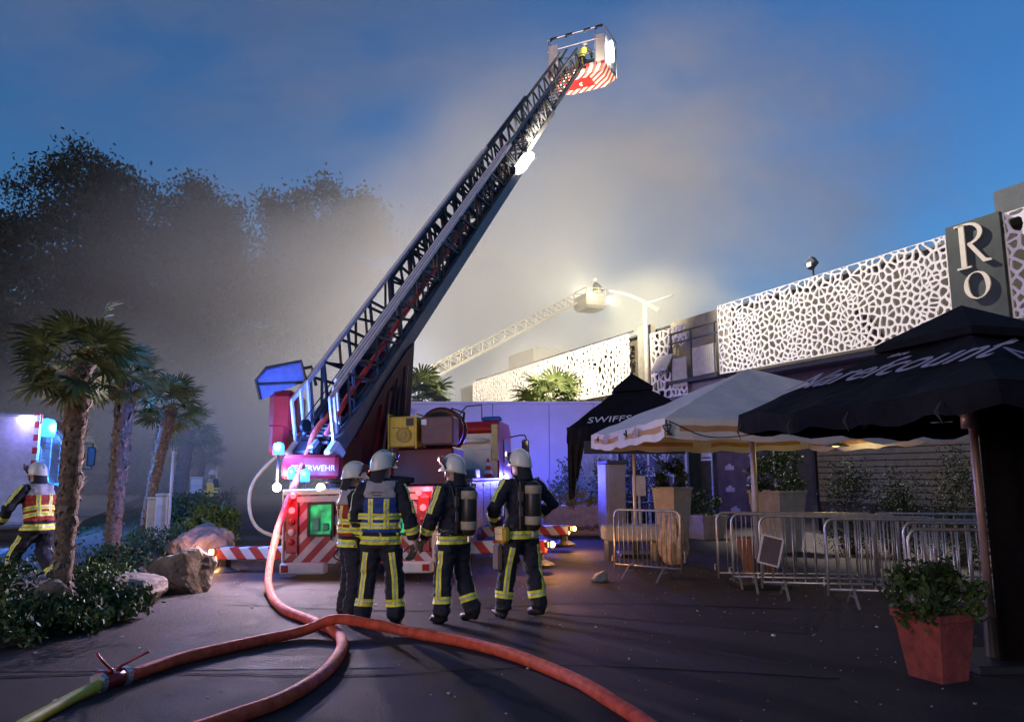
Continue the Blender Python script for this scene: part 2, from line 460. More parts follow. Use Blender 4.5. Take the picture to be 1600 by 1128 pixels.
def palm(base, h, lean, seed, label, r0=.135, n=30, scale=1.0, group='palms in the planting strip', shag=260):
    rnd = random.Random(seed)
    t = thing('palm_tree', label, 'palm tree', base, 0, group)
    pts = [Vector((lean[0] * (k / 8) ** 1.4, lean[1] * (k / 8) ** 1.4, -.1 + (h + .1) * k / 8)) for k in range(9)]
    g = MB(); g.tube(smooth_path(pts, 4), [r0 * (.8 + .12 * math.sin(k * 1.9 + seed) * .5 + .28 * (k / 32) ** 2) for k in range(33)], 12)
    g.build('trunk', BARK, t, smooth=True)
    g = MB(); sp = smooth_path(pts, 12)
    for k in range(shag):
        u = rnd.random() ** .75; i = min(int(u * (len(sp) - 1)), len(sp) - 2); c = sp[i]
        a = rnd.uniform(0, 2 * math.pi); d = Vector((math.cos(a), math.sin(a), 0)); s = Vector((-d.y, d.x, 0))
        rr = r0 * (.8 + .3 * u * u) * .96; L = rnd.uniform(.06, .16) * (1.25 if u > .75 else 1); w = rnd.uniform(.012, .035)
        up = rnd.uniform(.5, 1.0) * (1 if rnd.random() < .8 else -1); out = rnd.uniform(.25, .7)
        p0 = c + d * rr; p1 = c + d * (rr + L * out * .5) + Vector((0, 0, L * up * .6)) + s * rnd.uniform(-.02, .02)
        p2 = c + d * (rr + L * out * rnd.uniform(.5, 1.2)) + Vector((0, 0, L * up))+ s * rnd.uniform(-.06, .06)
        g.add([p0 - s * w, p0 + s * w, p1 + s * w * .8, p1 - s * w * .8, p2], [(0, 1, 2, 3), (3, 2, 4)])
    kind(g.build('leaf_bases', FIBRE, t), 'stuff')
    top = pts[-1]
    for k in range(n):
        u = (k + .5) / n
        el = R(70 - 98 * u ** .8) + rnd.uniform(-.12, .12)
        az = k * 2.39996 + rnd.uniform(-.3, .3)
        me = FM[k % 4] if u < .84 else FMD[k % 2]
        o = bpy.data.objects.new('frond', me); COL.objects.link(o); o.parent = t
        M = Matrix.Translation(top + Vector((0, 0, .06 - .22 * u))) @ Matrix.Rotation(az, 4, 'Z') @ Matrix.Rotation(-el, 4, 'Y') @ Matrix.Rotation(rnd.uniform(-.7, .7), 4, 'X') @ Matrix.Scale(scale * rnd.uniform(.85, 1.12), 4)
        o.matrix_local = M
    return t
palm((-5.3, 9.0, .12), 2.85, (-.08, .1), 1, 'nearest and stoutest palm, standing in front of the walking firefighter', .135, 24, .82)
palm((-6.72, 12.75, .12), 3.15, (-.02, .1), 2, 'second palm of the row, with reddish shaggy trunk', .155, 22, .76)
palm((-8.75, 18.0, .12), 3.15, (.4, .1), 3, 'slim third palm of the row, its crown lit yellow', .15, 20, .95)
palm((-11.6, 26.2, .1), 3.1, (.1, .1), 4, 'fourth palm of the row, behind the thin white post', .26, 20, 1.2, shag=200)
palm((-13.9, 33, .1), 2.5, (.1, .1), 5, 'fifth palm of the row, dark and half lost in smoke', .26, 18, 1.15, shag=150)
palm((-16.8, 40, .1), 2.4, (.1, .1), 6, 'farthest palm of the row, a dim silhouette in the smoke', .22, 16, 1.1, shag=100)
palm((-3.75, 28.5, 2.4), 2.1, (.1, 0), 11, 'bright green palm rising behind the lilac hoarding beside the turntable', .2, 30, 1.55, 'palms behind the hoarding', 160)
palm((1.55, 29.5, 2.4), 2.05, (.05, 0), 12, 'wide dusty palm behind the hoarding in front of the far lattice screen', .2, 28, 1.65, 'palms behind the hoarding', 160)
palm((-4.9, 27.8, 2.2), 1.3, (0, 0), 13, 'low young palm at the left end of the hoarding', .15, 16, 1.1, 'palms behind the hoarding', 60)
PLANT = mat('planter_box', (.12, .11, .1), .8)
for i, (x, y, lb) in enumerate(((-3.75, 28.5, 'under the bright green palm'), (1.55, 29.5, 'under the wide dusty palm'), (-4.9, 27.8, 'under the low young palm'))):
    g = MB(); g.cbox((0, 0, 1.25), (1.3, 1.3, 2.5), .04); g.cbox((0, 0, 2.46), (1.4, 1.4, .1), .02)
    o = g.build('planter_box', PLANT); o.location = (x, y, 0)
    tag(o, 'tall dark planter box hidden behind the hoarding ' + lb, 'planter')

def leaves(g, pts, n, sz, rnd, spread, flat=.6):
    """n leaf faces scattered round each of pts"""
    for c in pts:
        for _ in range(n):
            p = c + Vector((rnd.gauss(0, spread), rnd.gauss(0, spread), rnd.gauss(0, spread * flat)))
            u = Vector((rnd.gauss(0, 1), rnd.gauss(0, 1), rnd.gauss(0, .7))).normalized(); w = u.orthogonal().normalized()
            w = Matrix.Rotation(rnd.uniform(0, 6.28), 3, u) @ w
            s = sz * rnd.uniform(.6, 1.3); w2 = u.cross(w)
            g.add([p - w * s, p + w2 * s * .5, p + w * s, p - w2 * s * .5], [(0, 1, 2, 3)])

def shrub(loc, dims, seed, label, m=LEAFG, n=40, per=26, sz=.045, stems=True, group=None, cat='shrub', name='shrub', spread=.07):
    rnd = random.Random(seed); t = thing(name, label, cat, loc, 0, group)
    pts = []
    while len(pts) < n:
        p = Vector((rnd.uniform(-1, 1), rnd.uniform(-1, 1), rnd.uniform(0, 1)))
        q = p.x ** 2 + p.y ** 2 + (p.z * 1.0 - .35) ** 2 / .45
        if q < 1 * (1 + .5 * noise.noise(p * 2 + Vector((seed, 0, 0)))) and q > .18: pts.append(Vector((p.x * dims[0], p.y * dims[1], p.z * dims[2] + .03)))
    if stems:
        g = MB()
        for p in pts[::3]: g.tube([(p.x * .15, p.y * .15, 0), (p.x * .6, p.y * .6, p.z * .6), p], [.008, .006, .003], 4)
        g.build('stem', TWIG, t)
    g = MB(); leaves(g, pts, per, sz, rnd, spread * max(dims), .8)
    kind(g.build('foliage', m, t), 'stuff')
    return t
# ivy and low shrubs in the bed
sh = [((-5.5, 7.65, .0), (.55, .4, .42), 'spreading ivy in front of the bed tip'), ((-4.75, 7.85, .0), (.38, .32, .34), 'ivy tuft in front of the blocky boulder'), ((-4.42, 8.75, .0), (.26, .4, .3), 'ivy tuft hanging over the flat boulder'),
      ((-5.0, 7.35, .0), (.5, .35, .36), 'low leafy tuft at the very tip of the bed'), ((-6.1, 7.7, .0), (.6, .5, .5), 'dense bush on the street side of the bed tip'), ((-4.55, 8.15, .0), (.3, .3, .32), 'small ivy tuft beside the blocky upright boulder'),
      ((-5.55, 7.9, .05), (.7, .5, .5), 'leafy green bush spilling over the near end of the bed'),
      ((-6.0, 8.7, .1), (.5, .5, .55), 'bush left of the nearest palm at the walking firefighter\'s legs'),
      ((-4.75, 8.75, .05), (.35, .45, .4), 'ivy clump between the blocky boulder and the flat boulder'),
      ((-5.35, 9.9, .12), (.5, .4, .3), 'low bush just behind the nearest palm'),
      ((-6.3, 11.9, .12), (.45, .45, .35), 'low plants round the foot of the second palm'),
      ((-6.5, 14.3, .15), (.7, .8, .42), 'yellow-green bush behind the second palm'),
      ((-7.6, 16.6, .15), (.6, .8, .45), 'bright green bush at the foot of the slim third palm'),
      ((-7.1, 17.8, .1), (.6, .9, .75), 'dark rounded bush right of the white cabinets'),
      ((-8.6, 20.4, .1), (.8, 1.0, .95), 'dark bush in front of the fourth palm'),
      ((-10.0, 23.6, .1), (.9, 1.0, .85), 'dim bush beside the fourth palm trunk'),
      ((-11.9, 28.6, .1), (1.1, 1.2, .9), 'dusky bush between the fourth and fifth palms'),
      ((-14.3, 35.3, .1), (1.2, 1.4, 1.0), 'hazy bush beyond the fifth palm')]
for i, (l, d, lb) in enumerate(sh):
    shrub(l, d, 20 + i, lb, LEAFG if i not in (13, 14, 15, 16, 17) else LEAFB, n=44 if i < 13 else 44, per=40, sz=.034 if i < 13 else .06, group='bushes in the planting strip', spread=.11)
g = MB(); rnd = random.Random(5); pts = []
for k in range(150):
    s = -1.9 + 30 * rnd.random() ** 1.5; q = rnd.choice((rnd.gauss(-1.15, .2), rnd.gauss(.55, .2), rnd.gauss(-.3, .4)))
    pts.append(row(s, max(-1.4, min(.85, q)), .22))
leaves(g, pts, 16, .035, rnd, .1, .45)
kind(tag(g.build('ground_cover', LEAFG), 'ivy and weeds creeping over the mulch bed', 'plants'), 'stuff')

def big_tree(loc, h, rad, z0, seed, label, clumps=210, per=270, sz=.2):
    rnd = random.Random(seed)
    t = thing('tall_tree', label, 'tree', loc, rnd.uniform(0, 6), 'tall trees across the street')
    g = MB(); g.tube([(0, 0, -.3), (.1, 0, h * .2), (.2, .1, h * .5), (.1, .2, h * .85)], [.55, .45, .3, .08], 10)
    pts = []
    while len(pts) < clumps:
        p = Vector((rnd.uniform(-1, 1), rnd.uniform(-1, 1), rnd.uniform(-1, 1)))
        lump = 1 + .6 * noise.noise(p * 1.7 + Vector((seed * 3.1, 0, 0)))
        wd = 1.0 if p.z < .2 else math.sqrt(max(0, 1 - ((p.z - .2) / .85) ** 2))
        q = (p.x ** 2 + p.y ** 2) / max(.02, wd * wd)
        if q < lump ** 2 * .9: pts.append(Vector((p.x * rad, p.y * rad, z0 + (h - z0) * (p.z * .5 + .5))))
    for p in pts[::4]:
        b0 = Vector((.15, .1, max(h * .12, p.z - rad * rnd.uniform(.5, 1.1))))
        g.tube([b0, b0.lerp(p, .5) + Vector((0, 0, .4)), p], [.16, .1, .03], 5)
    g.build('trunk', TWIG, t, smooth=True)
    g = MB(); leaves(g, pts, per, sz, rnd, .78, .8)
    kind(g.build('crown', LEAFD, t), 'stuff')
big_tree((-36, 60, 0), 28.5, 6.4, 6, 31, 'tallest dark tree, above the two nearest palms')
big_tree((-27.5, 62, 0), 27, 5.4, 5, 32, 'tall grey tree in the smoke, second from the tallest')
big_tree((-17.0, 63, 0), 27.3, 6.0, 4, 33, 'smoke-faded tall tree, first one left of the raised ladder')
big_tree((-45.5, 58, 0), 25, 5.5, 4, 34, 'dark tall tree cut by the picture edge behind the parked engine')
big_tree((-33, 66, 0), 14, 7.5, -1, 35, 'low broad tree filling the gap under the tallest tree', 130, 130)
big_tree((-21, 68, 0), 13, 8.5, -1, 36, 'low broad tree in the smoke under the grey tree', 130, 130)
big_tree((-44, 70, 0), 15, 8, -1, 37, 'low broad tree behind the parked engine', 130, 130)

# ------------------------------------------------------------------ turntable ladder truck
TR = thing('ladder_truck', 'red turntable ladder truck with raised ladder and rescue cage, seen from the rear', 'fire truck', (-2.42, 12.0, 0), R(-8), roll=R(-1.6))
CHEV = stripe_mat('rear_chevron', (.36, .03, .04), (.6, .58, .58), .30, ('X', 'Z'), -1.0, duty=.5)
CHEV2 = stripe_mat('rear_chevron_mirrored', (.36, .03, .04), (.6, .58, .58), .30, ('X', 'Z'), 1.0, duty=.5)
HAZ = stripe_mat('outrigger_stripe', (.5, .02, .02), (.7, .7, .68), .34, ('X', 'Z'), .8)
BODYG = mat('body_grey_lilac', (.27, .26, .3), .4, .2, var=.08)
SILV = mat('silver_trim', (.5, .5, .52), .35, .7)
YEL = mat('generator_yellow', (.62, .43, .03), .5, var=.15)
TAIL = emis('red_tail_lamp', (1, .05, .06), 7); TAILD = mat('red_lens', (.35, .01, .02), .25)
BLUEL = emis('blue_beacon', (.03, .24, 1), 4.5); WLAMP = emis('white_work_lamp', (1, .93, .85), 26)
GREENL = emis('green_lit_glass', (.02, .5, .18), .9)
_t = GREENL.node_tree; _n = _t.nodes.new('ShaderNodeTexNoise'); _n.inputs['Scale'].default_value = 7; _n.inputs['Detail'].default_value = 2
_c = _t.nodes.new('ShaderNodeTexCoord'); _t.links.new(_c.outputs['Object'], _n.inputs['Vector'])
_r = _t.nodes.new('ShaderNodeValToRGB'); _r.color_ramp.elements[0].position = .38; _r.color_ramp.elements[1].position = .62
_r.color_ramp.elements[0].color = (.004, .03, .03, 1); _r.color_ramp.elements[1].color = (.02, .62, .16, 1)
_t.links.new(_n.outputs['Fac'], _r.inputs['Fac']); _t.links.new(_r.outputs['Color'], _t.nodes['Principled BSDF'].inputs['Emission Color']); ORAL = emis('orange_lamp', (1, .42, .08), 40)
WHB = mat('cab_white', (.62, .6, .57), .5, var=.07)
DECK = mat('checker_plate', (.3, .3, .32), .45, .5, var=.2, scale=30)
# body
g = MB(); g.box((0, 4.4, .72), (.9, 8.6, .26)); g.box((0, .35, .5), (2.2, .5, .2)); g.build('chassis', BLKM, TR)
g = MB(); g.cbox((0, 1.55, .92), (2.46, 3.0, .86), .03); g.cbox((0, 5.0, .98), (2.46, 3.7, .98), .03); g.build('body', BODYG, TR)
g = MB(); g.box((0, 1.55, 1.37), (2.5, 3.06, .04)); g.box((0, 5.0, 1.49), (2.5, 3.72, .04)); g.build('deck', DECK, TR)
for k in range(4):
    g = MB()
    for j in range(11): g.box((1.245, 3.45 + k * .9 + .4, .62 + j * .075), (.02, .8, .066))
    g.build('roller_shutter', GREYM, TR)
for y in (.35, 1.3, 2.25):
    g = MB(); g.cbox((1.24, y + .4, .95), (.03, .86, .68), .01); d = g.build('side_locker', BODYG, TR)
    g = MB(); g.cbox((1.265, y + .4, 1.18), (.02, .16, .04), .006); g.build('handle', BLKM, d)
# rear wall
g = MB(); g.box((-.72, 0, .78), (1.0, .05, 1.08)); g.build('rear_panel', CHEV, TR)
g = MB(); g.box((.72, 0, .78), (1.0, .05, 1.08)); g.build('rear_panel', CHEV2, TR)
g = MB(); g.box((0, -.005, .78), (.42, .06, 1.08)); g.build('rear_ladder_recess', DGREY, TR)
g = MB(); g.cbox((0, -.03, 1.36), (2.5, .07, .1), .015); g.build('rear_top_rail', SILV, TR)
for x in (-1.235, 1.235):
    g = MB(); g.cbox((x, -.03, .78), (.035, .06, 1.1), .01); g.build('edge_trim', WHITE, TR)
for x in (-1, 1):
    g = MB(); g.cbox((x * .86, -.09, .18), (.74, .16, .17), .02); bpart = g.build('bumper', WHITE, TR)
    g = MB(); g.box((x * 1.14, -.175, .18), (.11, .012, .1)); g.build('reflector', TAILD, bpart)
    g = MB(); g.cbox((x * 1.08, -.04, .82), (.2, .05, .82), .01); tc_ = g.build('lamp_cluster', mat('cluster_red', (.3, .03, .04), .35), TR)
    for z, m_, r_ in ((1.08, TAIL, .05), (.9, TAILD, .055), (.74, WHITE, .055), (.58, TAILD, .05)):
        g = MB(); g.lathe([(r_, 0), (r_, .03), (r_ * .8, .045), (.005, .055)], (x * 1.08, -.06, z), 14, Matrix.Rotation(R(90), 3, 'X')); g.build('round_lamp', m_, tc_, smooth=False)
    w = .4
    g = MB(); cx = x * .60
    for (dx, dz, sx, sz) in ((-w / 2, 0, .04, .52), (w / 2, 0, .04, .52), (0, -.25, w, .04), (0, .25, w, .04)): g.box((cx + dx, -.045, .93 + dz), (sx, .06, sz))
    fr = g.build('locker_window', BLKM, TR)
    g = MB(); g.box((cx, -.03, .93), (w - .02, .02, .48)); g.build('pane', GREENL, fr)
    g = MB(); g.cbox((cx - .07, -.055, .85), (.12, .04, .2), .02); g.cbox((cx + .09, -.055, .81), (.1, .04, .12), .02); g.build('stowed_gear', mat('green_gear', (.05, .35, .25), .5), fr)
    g = MB(); g.box((cx, -.05, 1.25), (.8, .03, .09)); g.build('light_strip', WHITE, TR)
lamp('rear_red_light', 'POINT', ROOTM[TR.name] @ Vector((1.08, -.3, 1.36)), 9, (1, .03, .06), TR, .05)
lamp('rear_red_light', 'POINT', ROOTM[TR.name] @ Vector((-1.05, -.3, 1.1)), 4, (1, .03, .1), TR, .05)
for x in (1.02, -1.05):
    g = MB(); g.lathe([(.045, 0), (.05, .03), (.03, .06), (.004, .07)], (x, -.08, 1.31), 14, Matrix.Rotation(R(90), 3, 'X')); g.build('red_marker_lamp', TAIL, TR)
# small fittings on the rear wall
for x in (-1.0, -.34, .34, 1.0):
    for z in (.42, 1.12):
        g = MB(); g.tube([(x, -.045, z - .05), (x, -.045, z + .05)], .014, 8); g.build('hinge', SILV, TR, smooth=True)
for x in (-.42, .42):
    g = MB(); g.tube([(x, -.03, .6), (x, -.075, .62), (x, -.075, .74), (x, -.03, .76)], .012, 6); g.build('grab_handle', BLKM, TR, smooth=True)
for k in range(4):
    g = MB(); g.tube([(-.16, -.06, .4 + .26 * k), (.16, -.06, .4 + .26 * k)], .016, 8); g.build('step_rung', SILV, TR, smooth=True)
g = MB(); g.cbox((0, -.05, .2), (.42, .1, .1), .02); g.tube([(0, -.1, .2), (0, -.2, .2), (0, -.22, .26)], .03, 8); g.build('tow_hitch', BLKM, TR)
for x in (-1, 1):
    g = MB(); g.cbox((x * 1.0, 2.5, .4), (.5, .02, .5), .008); g.build('mud_flap', BLACK, TR)
    g = MB(); g.tube(smooth_path([(x * .3, -.02, .5), (x * .36, -.1, .36), (x * .24, -.1, .3), (x * .2, -.03, .42)], 5), .012, 6); g.build('air_hose', BLACK, TR, smooth=True)
# wheels
def wheel(x, y):
    M = Matrix.Rotation(R(90), 3, 'Y')
    g = MB(); g.lathe([(.30, -.15), (.47, -.16), (.51, -.11), (.51, .11), (.47, .16), (.30, .15)], (x, y, .51), 28, M); w_ = g.build('wheel', BLACK, TR, smooth=True)
    s = 1 if x > 0 else -1
    g = MB(); g.lathe([(.29, -.1), (.3, .12), (.2, .10), (.17, .16), (.09, .17), (.01, .17)], (x, y, .51), 20, M if s > 0 else Matrix.Rotation(R(-90), 3, 'Y')); g.build('rim', SILV, w_)
for y in (3.1, 7.4):
    for x in (-1.08, 1.08): wheel(x, y)
for x in (-1, 1):
    g = MB(); g.lathe([(.56, 0), (.56, .3), (.6, .3), (.6, 0)], (x * 1.0 - (.15 if x > 0 else .15), 3.1, .51), 20, Matrix.Rotation(R(90), 3, 'Y')); g.build('mudguard', BLKM, TR)
# outriggers
for (x, y, s, L) in ((-1.15, .55, -1, 1.5), (1.15, .95, 1, 1.75), (-1.15, 4.3, -1, 1.2), (1.15, 4.6, 1, 1.9)):
    g = MB(); g.cbox((x + s * L / 2, y, .37), (L, .22, .2), .015); ob = g.build('outrigger', HAZ, TR)
    e = x + s * (L - .12)
    g = MB(); g.cbox((e, y, .27), (.14, .16, .34), .02); g.lathe([(.05, .0), (.05, .25)], (e, y, .1), 12); g.lathe([(.24, .0), (.24, .05), (.1, .12)], (e, y, .03), 16); g.build('jack_foot', BLKM, ob)
    g = MB(); g.cbox((e + s * .12, y - .06, .40), (.1, .1, .12), .02); g.build('lamp_housing', BLKM, ob)
    lens_p = Vector((e + s * .20, y - .07, .40))
    g = MB(); g.lathe([(.045, 0), (.045, .04), (.02, .06)], lens_p, 12, Matrix.Rotation(R(90 * s), 3, 'Y')); g.build('warning_lamp', ORAL, ob)
    wp = ROOTM[TR.name] @ (lens_p + Vector((s * .1, -.04, .0)))
    lamp('outrigger_light', 'POINT', wp, 60 if s > 0 else 60, (1, .46, .14), TR, .04)
# cab
g = MB(); cy = 8.0
prof = [(6.95, .62), (6.95, 2.72), (7.15, 2.95), (8.75, 2.95), (9.1, 2.7), (9.28, 1.75), (9.32, .62)]
g.loft([[(-1.2, y, z) for y, z in prof], [(1.2, y, z) for y, z in prof]]); g.build('cab', RED, TR)
g = MB(); g.box((0, 6.93, 2.02), (2.3, .03, 1.22)); g.build('cab_rear_wall', WHB, TR)
for x, z, w, h in ((-.62, 2.12, .9, .5), (.52, 1.92, 1.0, .62)):
    g = MB(); g.cbox((x, 6.9, z), (w, .05, h), .03); g.build('moulded_panel', WHB, TR)
g = MB(); g.tube([(.15, 6.86, 2.45), (.9, 6.86, 2.45)], .06, 10); g.tube([(.15, 6.86, 2.45), (.12, 6.86, 1.75)], .03, 8); g.build('white_pipe', WHB, TR, smooth=True)
g = MB(); g.cbox((0, 6.92, 2.74), (2.44, .2, .14), .03); g.build('roof_edge', RED, TR)
for s in (-1, 1):
    g = MB(); g.box((s * 1.21, 8.3, 2.2), (.02, 1.2, .6)); g.build('side_window', GLASS, TR)
    g = MB(); g.box((s * 1.205, 8.2, 1.3), (.02, 1.4, 1.1)); dd = g.build('cab_door', RED, TR)
    g = MB(); g.cbox((s * 1.23, 7.65, 1.6), (.03, .16, .04), .008); g.build('door_handle', BLKM, dd)
    g = MB(); g.tube(smooth_path([(s * 1.2, 8.95, 2.62), (s * 1.55, 8.85, 2.66), (s * 1.68, 8.75, 2.55), (s * 1.68, 8.75, 1.75), (s * 1.5, 8.85, 1.66), (s * 1.2, 8.95, 1.7)], 4), .018, 6); ar = g.build('mirror', BLKM, TR)
    g = MB(); g.cbox((s * 1.66, 8.7, 2.3), (.2, .1, .46), .04); g.cbox((s * 1.66, 8.7, 1.92), (.2, .1, .24), .04); g.build('mirror_housing', BLKM, ar)
    g = MB(); g.box((s * 1.66, 8.645, 2.3), (.16, .008, .4)); g.box((s * 1.66, 8.645, 1.92), (.16, .008, .18)); g.build('mirror_glass', mat('mirror', (.6, .62, .65), .05, 1.0, var=.02), ar)
g = MB(); g.add([(-1.05, 9.13, 2.62), (1.05, 9.13, 2.62), (1.08, 9.285, 1.8), (-1.08, 9.285, 1.8)], [(0, 1, 2, 3)]); g.build('windscreen', GLASS, TR)
g = MB(); g.cbox((.95, 7.5, 3.02), (.5, .28, .14), .04); g.build('roof_beacon', mat('blue_lens', (.02, .08, .35), .2), TR)
g = MB(); g.tube([(.0, 7.1, 2.95), (.35, 7.1, 3.35), (.75, 7.1, 3.37), (.75, 7.1, 2.97)], .02, 6); g.build('roof_bracket', BLKM, TR)
g = MB(); g.cbox((1.12, 6.85, 2.4), (.16, .12, .9), .02); g.build('lamplit_cab_edge', mat('yellow_lamplight_edge', (.5, .42, .2), .5), TR)  # added strip, yellow lamplight on the cab edge put into its colour
lamp('front_beacon_light', 'POINT', ROOTM[TR.name] @ Vector((1.9, 9.6, 1.5)), 560, (.1, .1, 1), TR, .1)
g = MB(); g.lathe([(.05, -.05), (.05, .03), (.01, .06)], (1.3, 9.35, 1.5), 12); g.build('front_beacon', BLUEL, TR, smooth=True)
# equipment on the deck
g = MB(); g.cbox((-.55, 4.4, 1.95), (1.0, 2.6, .9), .05); g.build('equipment_bay', DRED, TR)
for k in range(3):
    g = MB(); g.cbox((.25 + .3 * k, 5.2, 1.62), (.26, .5, .22), .03); g.build('stowed_case', GREYM, TR)
gx, gy, gz = .62, 1.9, 1.42
g = MB(); g.cbox((.35, 2.6, 1.75), (1.5, 1.0, .72), .04); g.build('equipment_bay', DRED, TR)
gen = None
g = MB(); g.cbox((.22, 2.0, 2.4), (.5, .5, .56), .02); gen = g.build('generator', YEL, TR)
g = MB()
for x in (-.04, .48): g.tube([(x, 1.74, 2.08), (x, 1.74, 2.72), (x, 2.26, 2.72), (x, 2.26, 2.08)], .02, 6)
g.build('carry_frame', YEL, gen)
g = MB(); g.lathe([(.14, 0), (.14, .03), (.12, .035), (.11, .02), (.07, .02), (.06, .035), (.01, .035)], (.24, 1.745, 2.33), 22, Matrix.Rotation(R(90), 3, 'X')); g.build('recoil_starter', mat('yellow_dark', (.4, .28, .03), .5), gen)
g = MB(); g.box((.36, 1.742, 2.57), (.13, .02, .14)); g.build('control_panel', BLKM, gen)
for k in range(4):
    g = MB(); g.box((.05 + k * .09, 1.742, 2.47), (.05, .012, .014)); g.build('vent_slot', BLKM, gen)
g = MB(); g.cbox((.86, 2.05, 2.4), (.62, .5, .52), .03); bb = g.build('tool_case', mat('rust_brown', (.14, .07, .05), .55), TR)
g = MB(); g.box((.62, 1.79, 2.56), (.1, .01, .1)); g.box((.645, 1.785, 2.56), (.02, .012, .12)); g.build('marking', WHITE, bb)
hr = MB(); hr.lathe([(.42, 0), (.46, .03), (.46, .1), (.34, .12), (.34, .4), (.46, .42), (.46, .48), (.42, .52)], (.62, 3.6, 2.5), 28, Matrix.Rotation(R(90), 3, 'X')); hr_o = hr.build('hose_reel', DRED, TR, smooth=False)
g = MB(); g.lathe([(.35, .02), (.35, .42)], (.62, 3.58, 2.5), 20, Matrix.Rotation(R(90), 3, 'X')); g.lathe([(.36, .535), (.2, .53), (.03, .535)], (.62, 3.6, 2.5), 20, Matrix.Rotation(R(90), 3, 'X')); g.build('wound_hose', BLACK, hr_o)
g = MB(); g.tube([(1.0, 3.4, 2.4), (1.05, 3.4, 2.85), (.8, 3.4, 2.95), (.78, 3.4, 2.6)], .03, 6); g.build('grab_rail', BLKM, TR, smooth=True)
g = MB(); g.cbox((.8, 3.0, 1.8), (.5, .4, .3), .03); g.build('pump_unit', GREYM, TR)
# orange lit cone standing on the deck is a thing of its own
CONE = stripe_mat('cone_band', (.6, .04, .02), (.75, .73, .7), .19, ('Z', 'X'), 0.0, duty=.56)
g = MB(); g.lathe([(.12, .03), (.03, .46), (.022, .47)], (0, 0, 0), 16); g.cbox((0, 0, .015), (.3, .3, .03), .006)
cn = g.build('traffic_cone', CONE, smooth=False); cn.location = ROOTM[TR.name] @ Vector((1.0, 6.45, 1.512)); cn.rotation_euler = (0, R(-1.6), 0)
tag(cn, 'red and white traffic cone standing on the truck deck behind the cab', 'cone')

# ------------------------------------------------------------------ ladder
LO = Vector((-3.437, 13.069, 2.049)); az, el = R(26.57), R(47.39)
LU = Vector((math.cos(el) * math.sin(az), math.cos(el) * math.cos(az), math.sin(el)))
LW = Vector((math.cos(az), -math.sin(az), 0)); LN = LW.cross(LU)
def L(s, w, d): return LO + LU * s + LW * w + LN * d
RAILM = mat('ladder_rail_light', (.62, .58, .64), .4, .1, var=.1)
LADM = mat('ladder_steel_dark', (.05, .052, .062), .45, .4, var=.15)
LADB = mat('ladder_beam', (.13, .135, .155), .45, .3, var=.15)
def section(name, s0, s1, hw, d0, d1, rail_m, beam_m, rung_step=.33, brace_step=1.05, beam=.1, rw=.045, rung_part=True):
    g = MB()
    for w in (-hw, hw): g.beam(L(s0, w, d0), L(s1, w, d0), beam * .8, beam * 1.25, LN)
    sec = g.build(name, beam_m, TR, world=True)
    for w in (-hw, hw):
        g = MB(); g.beam(L(s0 + .5, w, d1), L(s1, w, d1), rw, rw * 1.5, LN); g.beam(L(s0 + .5, w, d1), L(s0 + .02, w, d0 + (d1 - d0) * .1), rw, rw, LW)
        g.build('handrail', rail_m, sec, world=True)
    n = max(2, int((s1 - s0 - .6) / brace_step))
    for w in (-hw, hw):
        for k in range(n):
            a = s0 + .6 + (s1 - s0 - .6) * k / n; b = s0 + .6 + (s1 - s0 - .6) * (k + 1) / n
            g = MB(); g.beam(L(a, w, d0), L((a + b) / 2, w, d1), .045, .045); g.beam(L((a + b) / 2, w, d1), L(b, w, d0), .045, .045)
            g.build('brace', LADM, sec, world=True)
    if rung_part:
        k = 0; s = s0 + .3
        while s < s1 - .05:
            g = MB(); g.tube([L(s, -hw, d0 + .02), L(s, hw, d0 + .02)], .02, 6); g.build('rung', LADM, sec, world=True); s += rung_step
    return sec
S1, S2 = 10.75, 18.7
section('base_ladder_section', 0, S1, .43, 0, .73, RAILM, LADB, beam=.2, rung_step=.5)
section('second_ladder_section', .25, S1 - .15, .375, .05, .75, RAILM, LADM, beam=.09, brace_step=1.3, rung_part=False)
section('third_ladder_section', .45, S1 + .1, .325, .09, .77, RAILM, LADM, beam=.08, brace_step=.9, rung_part=False)
section('fourth_ladder_section', 5.0, 14.6, .36, .07, .74, LADB, LADM, beam=.11, rw=.05, brace_step=.75, rung_step=.4)
section('fly_ladder_section', 4.0, S2, .31, .10, .70, LADM, LADM, beam=.10, rw=.05, brace_step=.62)
for w in (-1, 1):
    g = MB(); p = L(-.06, w * .44, -.02); g.cbox((0, 0, 0), (.2, .34, .34), .05, frame((0, 0, 0), LW, LU, LN).to_3x3()); g.v = [q + p for q in g.v]; g.build('beam_end_block', RAILM, TR, world=True)
g = MB(); g.tube([L(.1, .3, .25), L(1, .34, .36), L(7.3, .34, .36)], .05, 8); g.build('red_water_pipe', mat('hose_red', (.5, .045, .03), .5, var=.2), TR, world=True, smooth=True)
for k in range(6):
    g = MB(); s_ = .05 + k * .09; g.tube([L(s_, -.3, .1 + .05 * (k % 2)), L(s_, .3, .12)], .03, 8); g.build('pulley_axle', BLKM if k % 2 else SILV, TR, world=True)
for k, (w, d) in enumerate(((-.25, .3), (-.1, .22), (.08, .3), (.2, .2))):
    g = MB(); g.lathe([(.03, -.03), (.12, -.03), (.1, 0), (.12, .03), (.03, .03)], L(.3 + .1 * k, w, d), 16, frame((0, 0, 0), LU, LN, LW).to_3x3()); g.build('cable_pulley', BLKM, TR, world=True)
    g = MB(); g.tube([L(.3 + .1 * k, w, d + .1), L(S1 - .5, w, d + .1)], .012, 5); g.build('cable', BLKM, TR, world=True)
